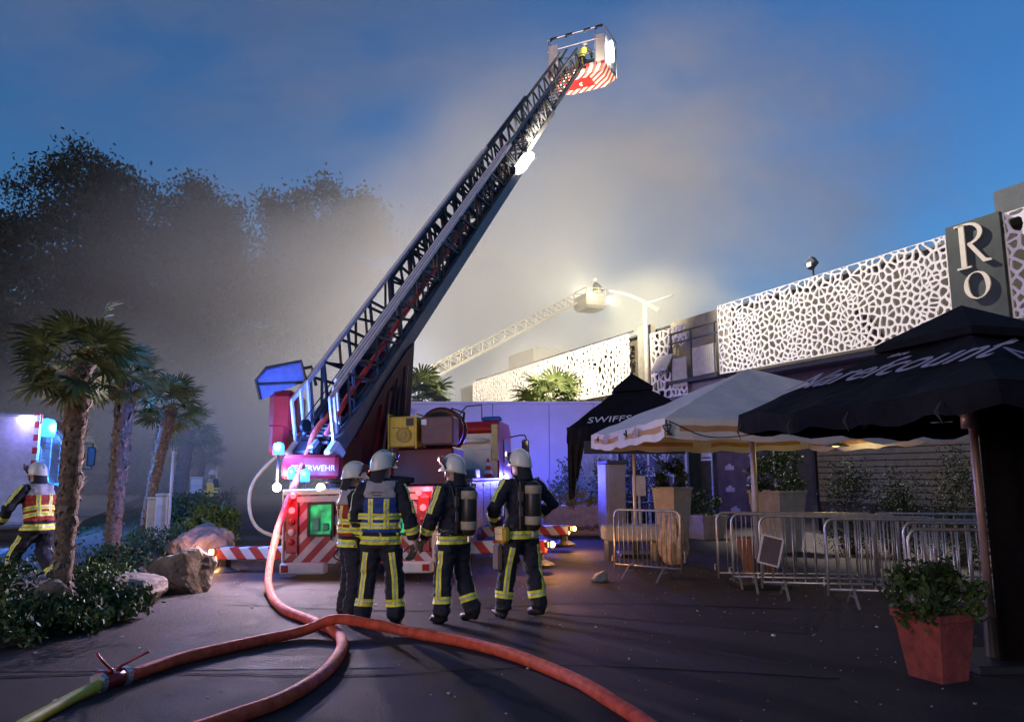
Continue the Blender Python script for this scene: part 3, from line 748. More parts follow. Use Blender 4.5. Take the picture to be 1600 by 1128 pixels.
g = MB(); g.cbox((0, 0, 0), (.5, .3, .16), .03, frame((0, 0, 0), LW, LU, LN).to_3x3()); g.v = [q + L(-.1, -.05, .12) for q in g.v]; g.build('foot_block', BLKM, TR, world=True)
for k, (w, s_, d) in enumerate(((-.36, -.02, .02), (-.28, .1, -.06), (.12, -.08, .2), (-.45, .2, -.1))):
    g = MB(); g.cbox((0, 0, 0), (.13, .2, .1), .02, frame((0, 0, 0), LW, LU, LN).to_3x3()); g.v = [q + L(s_, w, d) for q in g.v]; g.build('silver_fitting', SILV, TR, world=True)
# turret carrying the ladder
HD = Vector((math.sin(az), math.cos(az), 0)); HB = Vector((LO.x, LO.y, 0))
def T(h, w, z): p = HB + HD * h + LW * w; return Vector((p.x, p.y, z))
for w in (-.55, .5):
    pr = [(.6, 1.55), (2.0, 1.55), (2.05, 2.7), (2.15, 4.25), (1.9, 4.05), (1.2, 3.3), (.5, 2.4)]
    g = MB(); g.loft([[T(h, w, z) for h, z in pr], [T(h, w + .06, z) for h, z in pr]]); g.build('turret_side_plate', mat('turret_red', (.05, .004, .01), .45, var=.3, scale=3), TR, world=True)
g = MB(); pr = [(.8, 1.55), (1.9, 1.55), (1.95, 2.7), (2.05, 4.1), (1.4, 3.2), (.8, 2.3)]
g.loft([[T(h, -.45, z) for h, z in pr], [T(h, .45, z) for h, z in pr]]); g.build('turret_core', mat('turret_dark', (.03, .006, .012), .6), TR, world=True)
for k in range(4):
    g = MB(); g.beam(T(.85 + .28 * k, .58, 1.75), T(1.1 + .26 * k, .58, 2.9 + .28 * k), .05, .05); g.build('plate_rib', DRED, TR, world=True)
for k in range(3):
    g = MB(); g.tube(smooth_path([T(1.1 + .12 * k, .6, 1.6), T(1.3 + .1 * k, .66, 2.4), T(1.5 + .12 * k, .6, 3.3)], 5), .022, 6); g.build('hydraulic_line', BLACK, TR, world=True, smooth=True)
g = MB(); g.cbox(T(1.55, .62, 2.0), (.5, .12, .4), .03, frame((0, 0, 0), HD, LW, (0, 0, 1)).to_3x3()); g.build('valve_box', GREYM, TR, world=True)
c_ = T(1.75, 0, 0)
g = MB(); g.lathe([(.95, 1.38), (.95, 1.46), (1.02, 1.48), (1.02, 1.56), (.9, 1.58)], (c_.x, c_.y, 0), 36); g.build('turntable_ring', BLKM, TR, world=True)
g = MB(); g.tube([T(1.2, .25, 1.7), L(3.6, .25, -.06)], .09, 10); g.tube([T(1.2, -.25, 1.7), L(3.6, -.25, -.06)], .09, 10); g.build('hydraulic_ram', SILV, TR, world=True, smooth=True)
# red rear cover with the lettering
FD = Vector((math.cos(R(-4)), math.sin(R(-4)), 0)); FN = Vector((math.sin(R(-4)), -math.cos(R(-4)), 0))
pc = Vector((-3.4, 12.72, 1.75))
g = MB(); g.cbox((0, 0, 0), (.98, .34, .40), .05, frame((0, 0, 0), FD, -FN, (0, 0, 1)).to_3x3()); g.v = [q + pc for q in g.v]; cv = g.build('rear_cover', mat('cover_red', (.3, .01, .015), .4), TR, world=True)
text_mesh('lettering', 'FEUERWEHR', .135, mat('letter_white', (.75, .72, .72), .5), cv, frame(pc + FN * .175 + Vector((.07, 0, -.03)), FD, (0, 0, 1), FN), world=True)
# operator stand with tilted glass shield
g = MB(); o_ = Vector((-4.15, 13.6, 0))
g.cbox((o_.x + .02, o_.y, 2.75), (.5, .8, .75), .12); g.cbox((o_.x - .02, o_.y - .15, 2.25), (.34, .5, .6), .08); st = g.build('operator_stand', RED, TR, world=True)
g = MB(); fp = [(-4.52, 13.25, 2.95), (-4.62, 13.25, 3.3), (-4.45, 13.25, 3.52), (-3.85, 13.35, 3.66), (-3.75, 13.35, 3.3)]
g.tube(fp, .035, 6); g.tube([(-4.6, 13.25, 3.22), (-3.8, 13.35, 3.27)], .025, 6); g.tube([(p[0], p[1] + .7, p[2]) for p in fp], .035, 6); g.tube([fp[2], (fp[2][0], fp[2][1] + .7, fp[2][2])], .03, 6); g.build('shield_frame', BLKM, st, world=True)
g = MB(); q = [Vector(p) for p in fp]; g.loft([q, [p + Vector((0, .02, 0)) for p in q]]); g.build('shield_pane', mat('shield_glass', (.12, .13, .3), .12, spec=.8), st, world=True)
# lamps on the rear deck
def round_lamp(name, p, r_, m_, parent=TR):
    g = MB(); g.lathe([(r_ * .7, -.08), (r_, -.02), (r_, .0), (r_ * .85, .03), (.01, .05)], p, 14, Matrix.Rotation(R(90), 3, 'X')); return g.build(name, m_, parent, world=True)
for p in ((-3.80, 12.12, 1.41), (-3.08, 12.06, 1.41)):
    round_lamp('work_lamp', p, .068, WLAMP)
lamp('deck_work_light', 'SPOT', (-3.85, 12.02, 1.5), 1100, (1, .8, .74), TR, .06, (-7.2, 26.0, .6), 62, .7)
lamp('deck_work_light', 'SPOT', (-3.86, 11.9, 1.47), 600, (1, .74, .76), TR, .06, (-4.6, 7.0, 0), 150, .6)
lamp('deck_work_light', 'SPOT', (-3.08, 11.88, 1.44), 420, (1, .76, .74), TR, .06, (-2.2, 6.0, 0), 150, .6)
for k, (p, r_, pw) in enumerate((((-3.95, 12.6, 2.05), .095, 420), ((-3.64, 12.35, 1.64), .06, 60), ((-3.4, 12.3, 1.6), .075, 60), ((-2.72, 12.5, 1.56), .05, 8), ((-2.55, 12.6, 1.57), .05, 8))):
    g = MB(); g.lathe([(r_, -.1), (r_, .04), (r_ * .8, .09), (.01, .11)], p, 14); g.build('blue_beacon', BLUEL, TR, world=True, smooth=True)
    g = MB(); g.tube([(p[0], p[1], p[2] - .1), (p[0], p[1], 1.36)], .025, 6); g.build('beacon_stem', BLKM, TR, world=True)
    lamp('beacon_light', 'POINT', (p[0], p[1] - .16, p[2] + .05), pw, (.08, .22, 1), TR, .06)
# flood lamp on the ladder
g = MB(); g.lathe([(.02, -.55), (.16, -.5), (.2, -.3), (.2, .3), (.16, .5), (.02, .55)], L(10.75, .62, .15), 14, frame((0, 0, 0), LW, LN, LU).to_3x3(), 1, .6); fl = g.build('ladder_flood_lamp', emis('flood_lens', (1, .96, .86), 5), TR, world=True, smooth=True)
g = MB(); g.beam(L(10.1, .46, 0), L(10.5, .5, .1), .08); g.cbox(L(10.2, .5, .22), (.16, .16, .16), .02); g.cbox(L(11.2, .55, .3), (.14, .2, .14), .02); g.build('lamp_bracket', BLKM, fl, world=True)
lamp('ladder_flood_light', 'SPOT', L(11.0, .84, .1), 84000, (1, .86, .6), TR, .1, (2, 50, 14.0), 100, 1.0)
# rescue cage
CA = T(0, 0, 0); cc = L(S2, 0, .2) + HD * .95 + Vector((0, 0, .35))
def K(x, y, z): return cc + LW * x + HD * y + Vector((0, 0, z))
KW, KD, KZ0, KZ1 = 1.1, .68, -.42, 1.0
g = MB(); pr = [(-1.1, -.68), (-.75, -.72), (.75, -.72), (1.1, -.68), (1.12, .5), (.8, .72), (-.8, .72), (-1.12, .5)]
g.loft([[K(x * .82, y * .8, KZ0 - .16) for x, y in pr], [K(x, y, KZ0) for x, y in pr], [K(x, y, KZ0 + .12) for x, y in pr]])
cage = g.build('rescue_cage', stripe_mat('cage_stripe', (.4, .03, .03), (.5, .48, .44), .22, ('X', 'Y'), .6), TR, world=True)
g = MB(); g.box((0, 0, 0), (1.0, .62, .012), frame((0, 0, 0), LW, HD, (0, 0, 1)).to_3x3()); g.v = [q + K(-.1, -.05, KZ0 - .172) for q in g.v]; g.build('red_floor_plate', RED, cage, world=True)
g = MB(); g.tube(arc(K(.0, .0, KZ0 - .185), .1, 1.8, 4.9, 8, LW, HD), [.004, .015, .022, .026, .026, .024, .02, .014, .004], 5); g.build('white_crescent', WHITE, cage, world=True)
for z, m_ in ((KZ1, SILV), (KZ1 - .45, SILV)):
    g = MB(); pp = [K(x, y, z) for x, y in pr]; g.tube(pp + [pp[0]], .028, 6); g.build('cage_rail', m_, cage, world=True)
for i, (x, y) in enumerate(pr):
    g = MB(); g.tube([K(x, y, KZ0), K(x, y, KZ1)], .026, 6); g.build('cage_post', SILV, cage, world=True)
    a, b2 = pr[i], pr[(i + 1) % 8]
    if i in (0, 1): continue
    g = MB(); d = 0
    g.add([K(a[0], a[1], KZ0 + .1), K(b2[0], b2[1], KZ0 + .1), K(b2[0], b2[1], KZ1 - .28), K(a[0], a[1], KZ1 - .28)], [(0, 1, 2, 3)]); g.build('side_panel', WHB, cage, world=True)
for x in (-.95, -.35, .35, .8):
    g = MB(); g.tube([K(x, -.72, KZ1 - .05), K(x, -.72, KZ1 + .02), K(x + .25, -.72, KZ1 + .02)], .045, 6); g.build('black_padding', BLKM, cage, world=True)
g = MB(); g.cbox(K(-.85, -.74, .3), (.36, .05, .9), .02, frame((0, 0, 0), LW, HD, (0, 0, 1)).to_3x3()); 
g.build('gate_panel', WHB, cage, world=True)
g = MB(); g.cbox((0, 0, 0), (.9, .06, .55), .02, frame((0, 0, 0), LW, HD, (0, 0, 1)).to_3x3()); g.v = [q + K(.25, -.1, -.05) for q in g.v]; g.build('control_console', BLKM, cage, world=True)
g = MB(); g.beam(L(S2 - .3, -.27, .15), K(-.5, -.6, KZ0 + .05), .08); g.beam(L(S2 - .3, .27, .15), K(.4, -.6, KZ0 + .05), .08); g.beam(L(S2 - .6, -.2, .6), K(-.35, -.65, .5), .05); g.build('cage_arm', LADM, cage, world=True)
g = MB(); g.lathe([(.02, -.06), (.2, -.05), (.22, .03), (.02, .06)], K(1.28, -.5, .05), 16, frame((0, 0, 0), (0, 0, 1), HD, LW).to_3x3(), 1.9, 1); g.build('cage_flood_lamp', emis('cage_lens', (1, .96, .86), 14), cage, world=True, smooth=True)
lamp('cage_flood_light', 'SPOT', K(1.42, -.52, .06), 30000, (1, .93, .80), TR, .08, (9.0, 20.2, 7.5), 55, .5)
lamp('cage_inner_light', 'POINT', K(.35, -.3, .7), 12, (1, .9, .7), TR, .1)

# ------------------------------------------------------------------ club building with lattice screens
# local frame of the facade: x along AX (away from camera), y depth into the building, z up
FO = Vector((10.1, 16.3, 0)); BX = Vector((-.412, .911, 0)); BY = Vector((.911, .412, 0))
CB = thing('club_building', 'long dark club building with white lattice screens along its upper storey', 'building', FO, math.atan2(BX.y, BX.x))
WALLB = mat('dark_render', (.055, .048, .038), .85, var=.2, scale=2)
WALLG = mat('ground_floor_dark', (.05, .042, .042), .7, var=.25)
LATT = mat('lattice_white', (.74, .71, .66), .6, var=.05)
# in local coords: x = along, y negative = into building (right of the direction of travel is +BY = -y local)
def bl(s, d, z): return Vector((s, -d, z))
SH = [(-9, 34)]
g = MB(); g.box((12, -6.4, 5.8), (42.5, 12, 2.4)); g.build('upper_wall', WALLB, CB)
g = MB(); g.box((12, -6.7, 2.3), (42.4, 12, 4.6)); g.build('ground_floor_wall', WALLG, CB)
g = MB(); g.box((12, -6.4, 7.03), (42.6, 12.1, .07)); g.build('roof_edge', DGREY, CB)
g = MB(); g.box((12, -.32, 4.69), (42.5, .6, .14)); g.build('ledge', DGREY, CB)
def lattice(x0, x1, z0, z1, cell, wid, seed, name='lattice_screen', thick=.05, cut=None, d=-.0):
    """perforated sheet: irregular rounded cells, each with a rim and a real thickness"""
    rnd = random.Random(seed); pts = []
    nx = int((x1 - x0) / cell) + 4; nz = int((z1 - z0) / cell) + 4
    for i in range(-2, nx):
        for j in range(-2, nz):
            px = x0 + (i + .5 + rnd.uniform(-.46, .46) + .25 * (j % 2)) * cell
            pz = z0 + (j + .5 + rnd.uniform(-.46, .46)) * cell * (1 + .35 * math.sin(i * .55 + seed))
            if rnd.random() < .9: pts.append(Vector((px, pz)))
    vv, ee, ff = delaunay_2d_cdt(pts, [], [], 0, 1e-5)[:3]
    cen = []; inc = [[] for _ in vv]
    for k, f in enumerate(ff):
        a, b, c = [Vector(vv[i]) for i in f]
        dd = 2 * (a.x * (b.y - c.y) + b.x * (c.y - a.y) + c.x * (a.y - b.y))
        if abs(dd) < 1e-9: cen.append((a + b + c) / 3)
        else:
            ux = ((a.length_squared) * (b.y - c.y) + b.length_squared * (c.y - a.y) + c.length_squared * (a.y - b.y)) / dd
            uy = ((a.length_squared) * (c.x - b.x) + b.length_squared * (a.x - c.x) + c.length_squared * (b.x - a.x)) / dd
            u = Vector((ux, uy)); m_ = (a + b + c) / 3
            if (u - m_).length > cell: u = m_ + (u - m_).normalized() * cell
            cen.append(u)
        for i in f: inc[i].append(k)
    g = MB()
    for i, v in enumerate(vv):
        v = Vector(v)
        if not (x0 - cell < v.x < x1 + cell and z0 - cell * 1.5 < v.y < z1 + cell * 1.5) or len(inc[i]) < 3: continue
        if cut and cut(v.x, v.y): continue
        poly = sorted([cen[k] for k in inc[i]], key=lambda q: math.atan2(q.y - v.y, q.x - v.x))
        for ax_, lim, sg in ((0, x0, 1), (0, x1, -1), (1, z0, 1), (1, z1, -1)):
            cl_ = []
            for k in range(len(poly)):
                a, b = poly[k - 1], poly[k]; da, db = (a[ax_] - lim) * sg, (b[ax_] - lim) * sg
                if (da >= 0) != (db >= 0): cl_.append(a.lerp(b, da / (da - db)))
                if db >= 0: cl_.append(b)
            poly = cl_
            if len(poly) < 3: break
        if len(poly) < 3: continue
        m_ = sum(poly, Vector((0, 0))) / len(poly)
        # hole: corners cut twice for a rounded outline
        rad = sum((q - m_).length for q in poly) / len(poly)
        if rad < wid * .8: 
            k_ = len(poly); o = len(g.v)
            g.v += [Vector((q.x, thick - d, q.y)) for q in poly]; g.f.append(list(range(o, o + k_))); g.mi.append(0); continue
        n = len(poly); out2 = []; in2 = []
        for k in range(n):
            a, b = poly[k], poly[(k + 1) % n]
            if (a - b).length < 1e-6: continue
            for t in (.22, .78):
                q = a.lerp(b, t); out2.append(q); dv = (q - m_); L_ = max(dv.length, 1e-6)
                in2.append(m_ + dv * max(.15, 1 - wid * rnd.uniform(.45, .62) / L_))
        n = len(out2)
        if n < 4: continue
        o = len(g.v)
        g.v += [Vector((q.x, thick - d, q.y)) for q in out2] + [Vector((q.x, thick - d, q.y)) for q in in2] + [Vector((q.x, -d, q.y)) for q in in2]
        for k in range(n):
            k2 = (k + 1) % n
            g.f += [[o + k, o + k2, o + n + k2, o + n + k], [o + n + k, o + n + k2, o + 2 * n + k2, o + 2 * n + k]]; g.mi += [0, 0]
        # fill the corner triangles
        j = 0
        for k in range(n):
            a, b = out2[k], out2[(k + 1) % n]
            if k % 2 == 1:
                c = poly[((k + 1) // 2) % len(poly)]
                q = len(g.v); g.v.append(Vector((c.x, thick - d, c.y))); g.f.append([o + k, o + (k + 1) % n, q][::-1]); g.mi.append(0)
    return g.build(name, LATT, CB)
lattice(.0, 7.85, 4.78, 7.0, .175, .058, 3, d=-.22)
lattice(13.0, 29.5, 4.78, 7.0, .24, .08, 4, d=-.22)
lattice(9.5, 11.6, 4.3, 6.75, .24, .075, 5, d=-.22, cut=lambda x, z: x < 10.6 and 5.1 < z < 6.1)
lattice(-7, -1.35, 4.78, 7.05, .24, .07, 6, d=-.3)
# sign board with two letters
SIGN = mat('sign_green_black', (.03, .036, .03), .5, var=.3, scale=3); CREAM = mat('letter_cream', (.72, .66, .5), .5, var=.05)
g = MB(); g.box((-.72, .38, 5.85), (1.2, .1, 2.5)); sb = g.build('sign_board', SIGN, CB)
def ring_letter(cx, cz, rx, rz_, th0, th1, y0, y1, n=36):
    g = MB(); A = []
    for k in range(n):
        w = 2 * math.pi * k / n; t = th0 + (th1 - th0) * abs(math.cos(w + .25)) ** 1.6
        o = Vector((cx + rx * math.cos(w), 0, cz + rz_ * math.sin(w))); i_ = Vector((cx + (rx - t) * math.cos(w), 0, cz + (rz_ - t * .55) * math.sin(w)))
        A.append((o, i_))
    for y in (y0, y1): g.v += [Vector((p.x, y, p.z)) for p, q in A] + [Vector((q.x, y, q.z)) for p, q in A]
    for k in range(n):
        j = (k + 1) % n
        g.f += [[2 * n + k, 2 * n + j, 3 * n + j, 3 * n + k], [k, j, 2 * n + j, 2 * n + k], [n + k, n + j, 3 * n + j, 3 * n + k]]; g.mi += [0] * 3
    return g
# seen from the street local x runs to the left, so letters are mirrored in x
g = ring_letter(-.74, 5.64, .29, .30, .035, .11, .435, .47); g.build('letter_o', CREAM, sb)
def poly_letter(polys, y0, y1):
    g = MB()
    for p in polys:
        n = len(p); o = len(g.v)
        g.v += [Vector((-x, y0, z)) for x, z in p] + [Vector((-x, y1, z)) for x, z in p]
        g.f += [[o + n + k for k in range(n)]] + [[o + k, o + (k + 1) % n, o + n + (k + 1) % n, o + n + k] for k in range(n)]; g.mi += [0] * (n + 1)
    return g
X0, Z0 = .36, 6.08
bowl_o = [(X0 + .26 + .36 * math.cos(w) * .95, Z0 + .72 + .25 * math.sin(w)) for w in [R(90 - 18 * k) for k in range(11)]]
bowl_i = [(X0 + .26 + .25 * math.cos(w) * .95, Z0 + .72 + .20 * math.sin(w)) for w in [R(90 - 18 * k) for k in range(11)]]
polys = [[(X0 + .08, Z0), (X0 + .2, Z0), (X0 + .2, Z0 + .96), (X0 + .08, Z0 + .96)], [(X0 - .02, Z0 - .03), (X0 + .3, Z0 - .03), (X0 + .3, Z0 + .01), (X0 - .02, Z0 + .01)], [(X0 - .02, Z0 + .93), (X0 + .26, Z0 + .93), (X0 + .26, Z0 + .97), (X0 - .02, Z0 + .97)],
         [(X0 + .24, Z0 + .5), (X0 + .36, Z0 + .48), (X0 + .62, Z0 + .1), (X0 + .74, Z0 + .06), (X0 + .74, Z0 + .02), (X0 + .56, Z0 + .03)]]
for k in range(10): polys.append([bowl_i[k], bowl_i[k + 1], bowl_o[k + 1], bowl_o[k]])
poly_letter(polys, .435, .47).build('letter_r', CREAM, sb)
g = MB(); g.box((-2.75, -.9, 7.32), (3.4, 2.0, .7)); g.build('roof_block', mat('roof_block_grey', (.09, .1, .105), .8), CB)
# roof flood light
g = MB(); g.beam((4.0, .1, 7.0), (4.0, .1, 7.3), .04); rl = g.build('roof_lamp', DGREY, CB)
g = MB(); g.cbox((4.0, .15, 7.42), (.3, .22, .26), .03, Matrix.Rotation(R(35), 3, 'Y')); g.build('lamp_body', DGREY, rl)
g = MB(); g.cbox((3.98, .27, 7.36), (.16, .02, .12), .008); g.build('lamp_glass', emis('roof_lamp_glass', (.8, .85, .9), .8), rl)
# gap between screens: balcony, boards, mast, awning sheet, grey wall
g = MB(); g.box((9.4, .02, 4.2), (3.0, .06, 1.0)); g.build('grey_wall_panel', mat('grey_panel', (.22, .21, .2), .7), CB)
g = MB(); g.box((9.5, -.35, 6.0), (3.2, .1, 2.2)); g.build('recess_wall', mat('pale_recess', (.3, .27, .2), .8), CB)
for k in range(12):
    g = MB(); g.box((8.0 + k * .1, .3, 5.35), (.085, .03, .95)); g.build('balcony_board', mat('board_cream', (.5, .47, .38), .7, var=.12), CB)
for k in range(8):
    g = MB(); g.box((9.5 + k * .1, .32, 5.1), (.085, .03, 1.0)); g.build('balcony_board', MATS['board_cream'], CB)
g = MB(); g.box((9.2, .15, 4.78), (2.6, .4, .12)); g.build('balcony_floor', DGREY, CB)
for z in (6.15, 6.5):
    g = MB(); g.beam((7.9, .3, z), (10.4, .3, z), .05); g.build('balcony_rail', DGREY, CB)
for x in (8.0, 9.2, 10.3):
    g = MB(); g.beam((x, .3, 4.8), (x, .3, 6.5), .05); g.build('balcony_post', DGREY, CB)
g = MB(); g.box((10.6, .5, 5.5), (.9, .03, .7), Matrix.Rotation(R(30), 3, 'X')); g.build('loose_sheet', mat('loose_sheet', (.52, .48, .4), .7), CB)
g = MB(); g.tube([(11.75, .35, 3.0), (11.75, .35, 7.9)], .07, 8); g.tube([(11.75, .35, 7.9), (9.7, .6, 7.75)], .03, 6); g.build('mast', mat('mast_pale', (.55, .53, .45), .5), CB)
g = MB(); g.box((12.35, -.1, 5.6), (.9, .2, 3.2)); g.build('pier', mat('pier_grey', (.2, .19, .165), .8), CB)
g = MB(); g.cbox((24.5, -1.4, 7.6), (3.2, 1.8, 1.0), .05); g.build('roof_vent', mat('roof_vent', (.13, .13, .12), .8), CB)
g = MB(); g.beam((13, .05, 7.12), (29.5, .05, 7.12), .06); g.build('roof_railing', DGREY, CB)
# ground floor: shutter of slats, doors, posters, icons
SLAT = mat('cream_slat', (.15, .13, .08), .7, var=.2)
for k in range(14):
    g = MB(); g.box((2.6, -.64, .95 + k * .16), (4.7, .05, .135)); g.build('shutter_slat', SLAT, CB)
g = MB(); g.box((5.05, -.62, 1.6), (.1, .1, 3.0)); g.build('door_post', BLKM, CB)
g = MB(); g.box((7.95, -.63, 1.25), (2.5, .06, 2.2)); pb = g.build('dark_poster_wall', mat('poster_dark', (.085, .055, .06), .5, var=.3, scale=3), CB)
ICON = mat('icon_pale', (.35, .32, .34), .6)
for (x, z) in ((8.6, 1.85), (7.6, 1.5), (8.6, 1.15), (7.55, .8), (8.4, .5)):
    g = MB(); g.cbox((x, -.592, z), (.42, .012, .14), .004); g.cbox((x, -.588, z + .1), (.16, .012, .06), .004); g.build('poster_icon', ICON, pb)
for (x, z) in ((9.75, 2.3), (12.8, 2.35)):
    pz = [(-.3, 0), (.3, 0), (.3, .08), (-.3, .08)]; g = MB(); g.add([(x + a, -.6, z - .2 + b) for a, b in pz], [(0, 1, 2, 3)])
    for a in (-.18, 0, .18):
        g.add([(x + a - .12, -.6, z - .08), (x + a + .12, -.6, z - .08), (x + a + .05, -.6, z + .1 + (.1 if a == 0 else 0)), (x + a - .05, -.6, z + .1 + (.1 if a == 0 else 0))], [(0, 1, 2, 3)])
    g.build('lotus_emblem', mat('emblem_white', (.6, .6, .62), .6), CB)
for x in (6.5, 9.35):
    g = MB(); g.tube([(x, -.5, 0), (x, -.5, 3.2)], .035, 8); g.build('awning_post', GALV, CB)
g = MB(); g.box((-4.0, -.63, 2.1), (8.0, .05, 3.6)); g.build('dark_glazing', GLASS, CB)

# ------------------------------------------------------------------ lilac hoarding behind the truck
HP = mat('hoarding_lilac', (.4, .39, .47), .5, .1, var=.06, scale=1.2)
HO = thing('hoarding', 'tall smooth lilac-grey panel hoarding behind the ladder truck', 'wall', (-3.65, 25, 0), R(-.9))
xs = [0, 3.0, 4.9, 6.4, 7.2]
for a, b in zip(xs, xs[1:]):
    g = MB(); g.cbox(((a + b) / 2, 0, 2.0), (b - a - .012, .08, 4.0), .01); g.build('panel', HP, HO)
for a in xs:
    g = MB(); g.box((a, .07, 2.0), (.08, .06, 4.0)); g.build('post', DGREY, HO)
g = MB(); g.cbox((3.6, 0, 4.04), (7.3, .16, .07), .01); g.build('coping', mat('coping_pale', (.5, .5, .48), .5), HO)
for k in range(4):
    g = MB(); g.cbox((-.06 - .55 * k, .65 + 1.2 * k, 2.0), (.08, 1.28, 4.0), .01, Matrix.Rotation(R(25), 3, 'Z')); g.build('panel', HP, HO)
g = MB(); g.box((-1.0, 2.6, 4.04), (.16, 5.3, .07), Matrix.Rotation(R(25), 3, 'Z')); g.build('coping', MATS['coping_pale'], HO)
g = MB(); g.box((-.25, -.06, 1.9), (.42, .06, 3.8)); g.build('pilaster', mat('pilaster', (.42, .42, .46), .5), HO)
g = MB(); g.tube([(.15, -.05, 3.85), (.15, -.3, 3.8)], .05, 8); g.lathe([(.06, 0), (.09, .02), (.09, .14), (.03, .17)], (.02, -.32, 3.72), 12); g.build('wall_camera', WHITE, HO, smooth=True)

# white ornamental panel fence and low planted wall right of the hoarding
OF = thing('ornamental_fence', 'white patterned fence panels in blue light beside the hoarding', 'fence', (2.3, 24.6, 0), R(4))
PWH = mat('fence_white', (.55, .55, .6), .6, var=.1)
for a in (.35, 1.6, 2.85):
    g = MB(); rnd = random.Random(int(a * 10))
    g.box((a, 0, 1.6), (1.18, .03, .06)); g.box((a, 0, 2.75), (1.18, .03, .06)); g.box((a, 0, .75), (1.18, .03, .06))
    pf = g.build('fence_panel', PWH, OF)
    for k in range(46):
        x = a - .58 + 1.16 * rnd.random(); z = .8 + 1.9 * rnd.random()
        g = MB(); g.beam((x, .0, z), (x + rnd.uniform(-.22, .22), .0, z + rnd.uniform(.12, .4)), .035, .02, (0, 1, 0)); g.build('branch_slat', PWH, pf)
for a in (-.3, .97, 2.22, 3.5):
    g = MB(); g.box((a, 0, 1.5), (.06, .06, 3.0)); g.build('fence_post', PWH, OF)
g = MB(); g.box((1.6, .35, 1.7), (4.2, .05, 2.6)); g.build('back_board', mat('back_board', (.16, .16, .22), .8), OF)
LWL = thing('planter_wall', 'low sandy planter wall with a band of stones behind the outrigger lamps', 'wall', (2.05, 20.6, 0), R(6))
SAND = mat('sandy_render', (.45, .34, .25), .9, var=.18, scale=8, bump=.5)
g = MB(); g.cbox((0, 0, .4), (2.4, .6, .8), .05); g.build('wall', SAND, LWL)
rnd = random.Random(8)
for k in range(18):
    b = bmesh.new(); bmesh.ops.create_icosphere(b, subdivisions=1, radius=1)
    me = bpy.data.meshes.new('stone')
    for v in b.verts: v.co = Vector((v.co.x * rnd.uniform(.07, .1), v.co.y * .06, v.co.z * rnd.uniform(.05, .07)))
    b.to_mesh(me); b.free(); me.materials.append(ROCK)
    o = bpy.data.objects.new('stone', me); COL.objects.link(o); o.parent = LWL; o.location = (-1.12 + k * .13, -.3, .22 + rnd.uniform(-.03, .03))
YLEAF = leafmat('yellow_leaf', (.32, .26, .05), (.16, .15, .04))
shrub((1.75, 20.5, .72), (.75, .3, .42), 61, 'yellow flowering plants on the low sandy planter wall', YLEAF, 30, 26, .05)
shrub((2.7, 21.4, .6), (.55, .4, 1.5), 62, 'upright green bush between the planter wall and white fence', LEAFG, 34, 26, .055)
shrub((1.7, 23.3, .0), (.5, .4, 2.2), 63, 'tall loose shrub against the lilac hoarding end', LEAFG, 34, 24, .06)

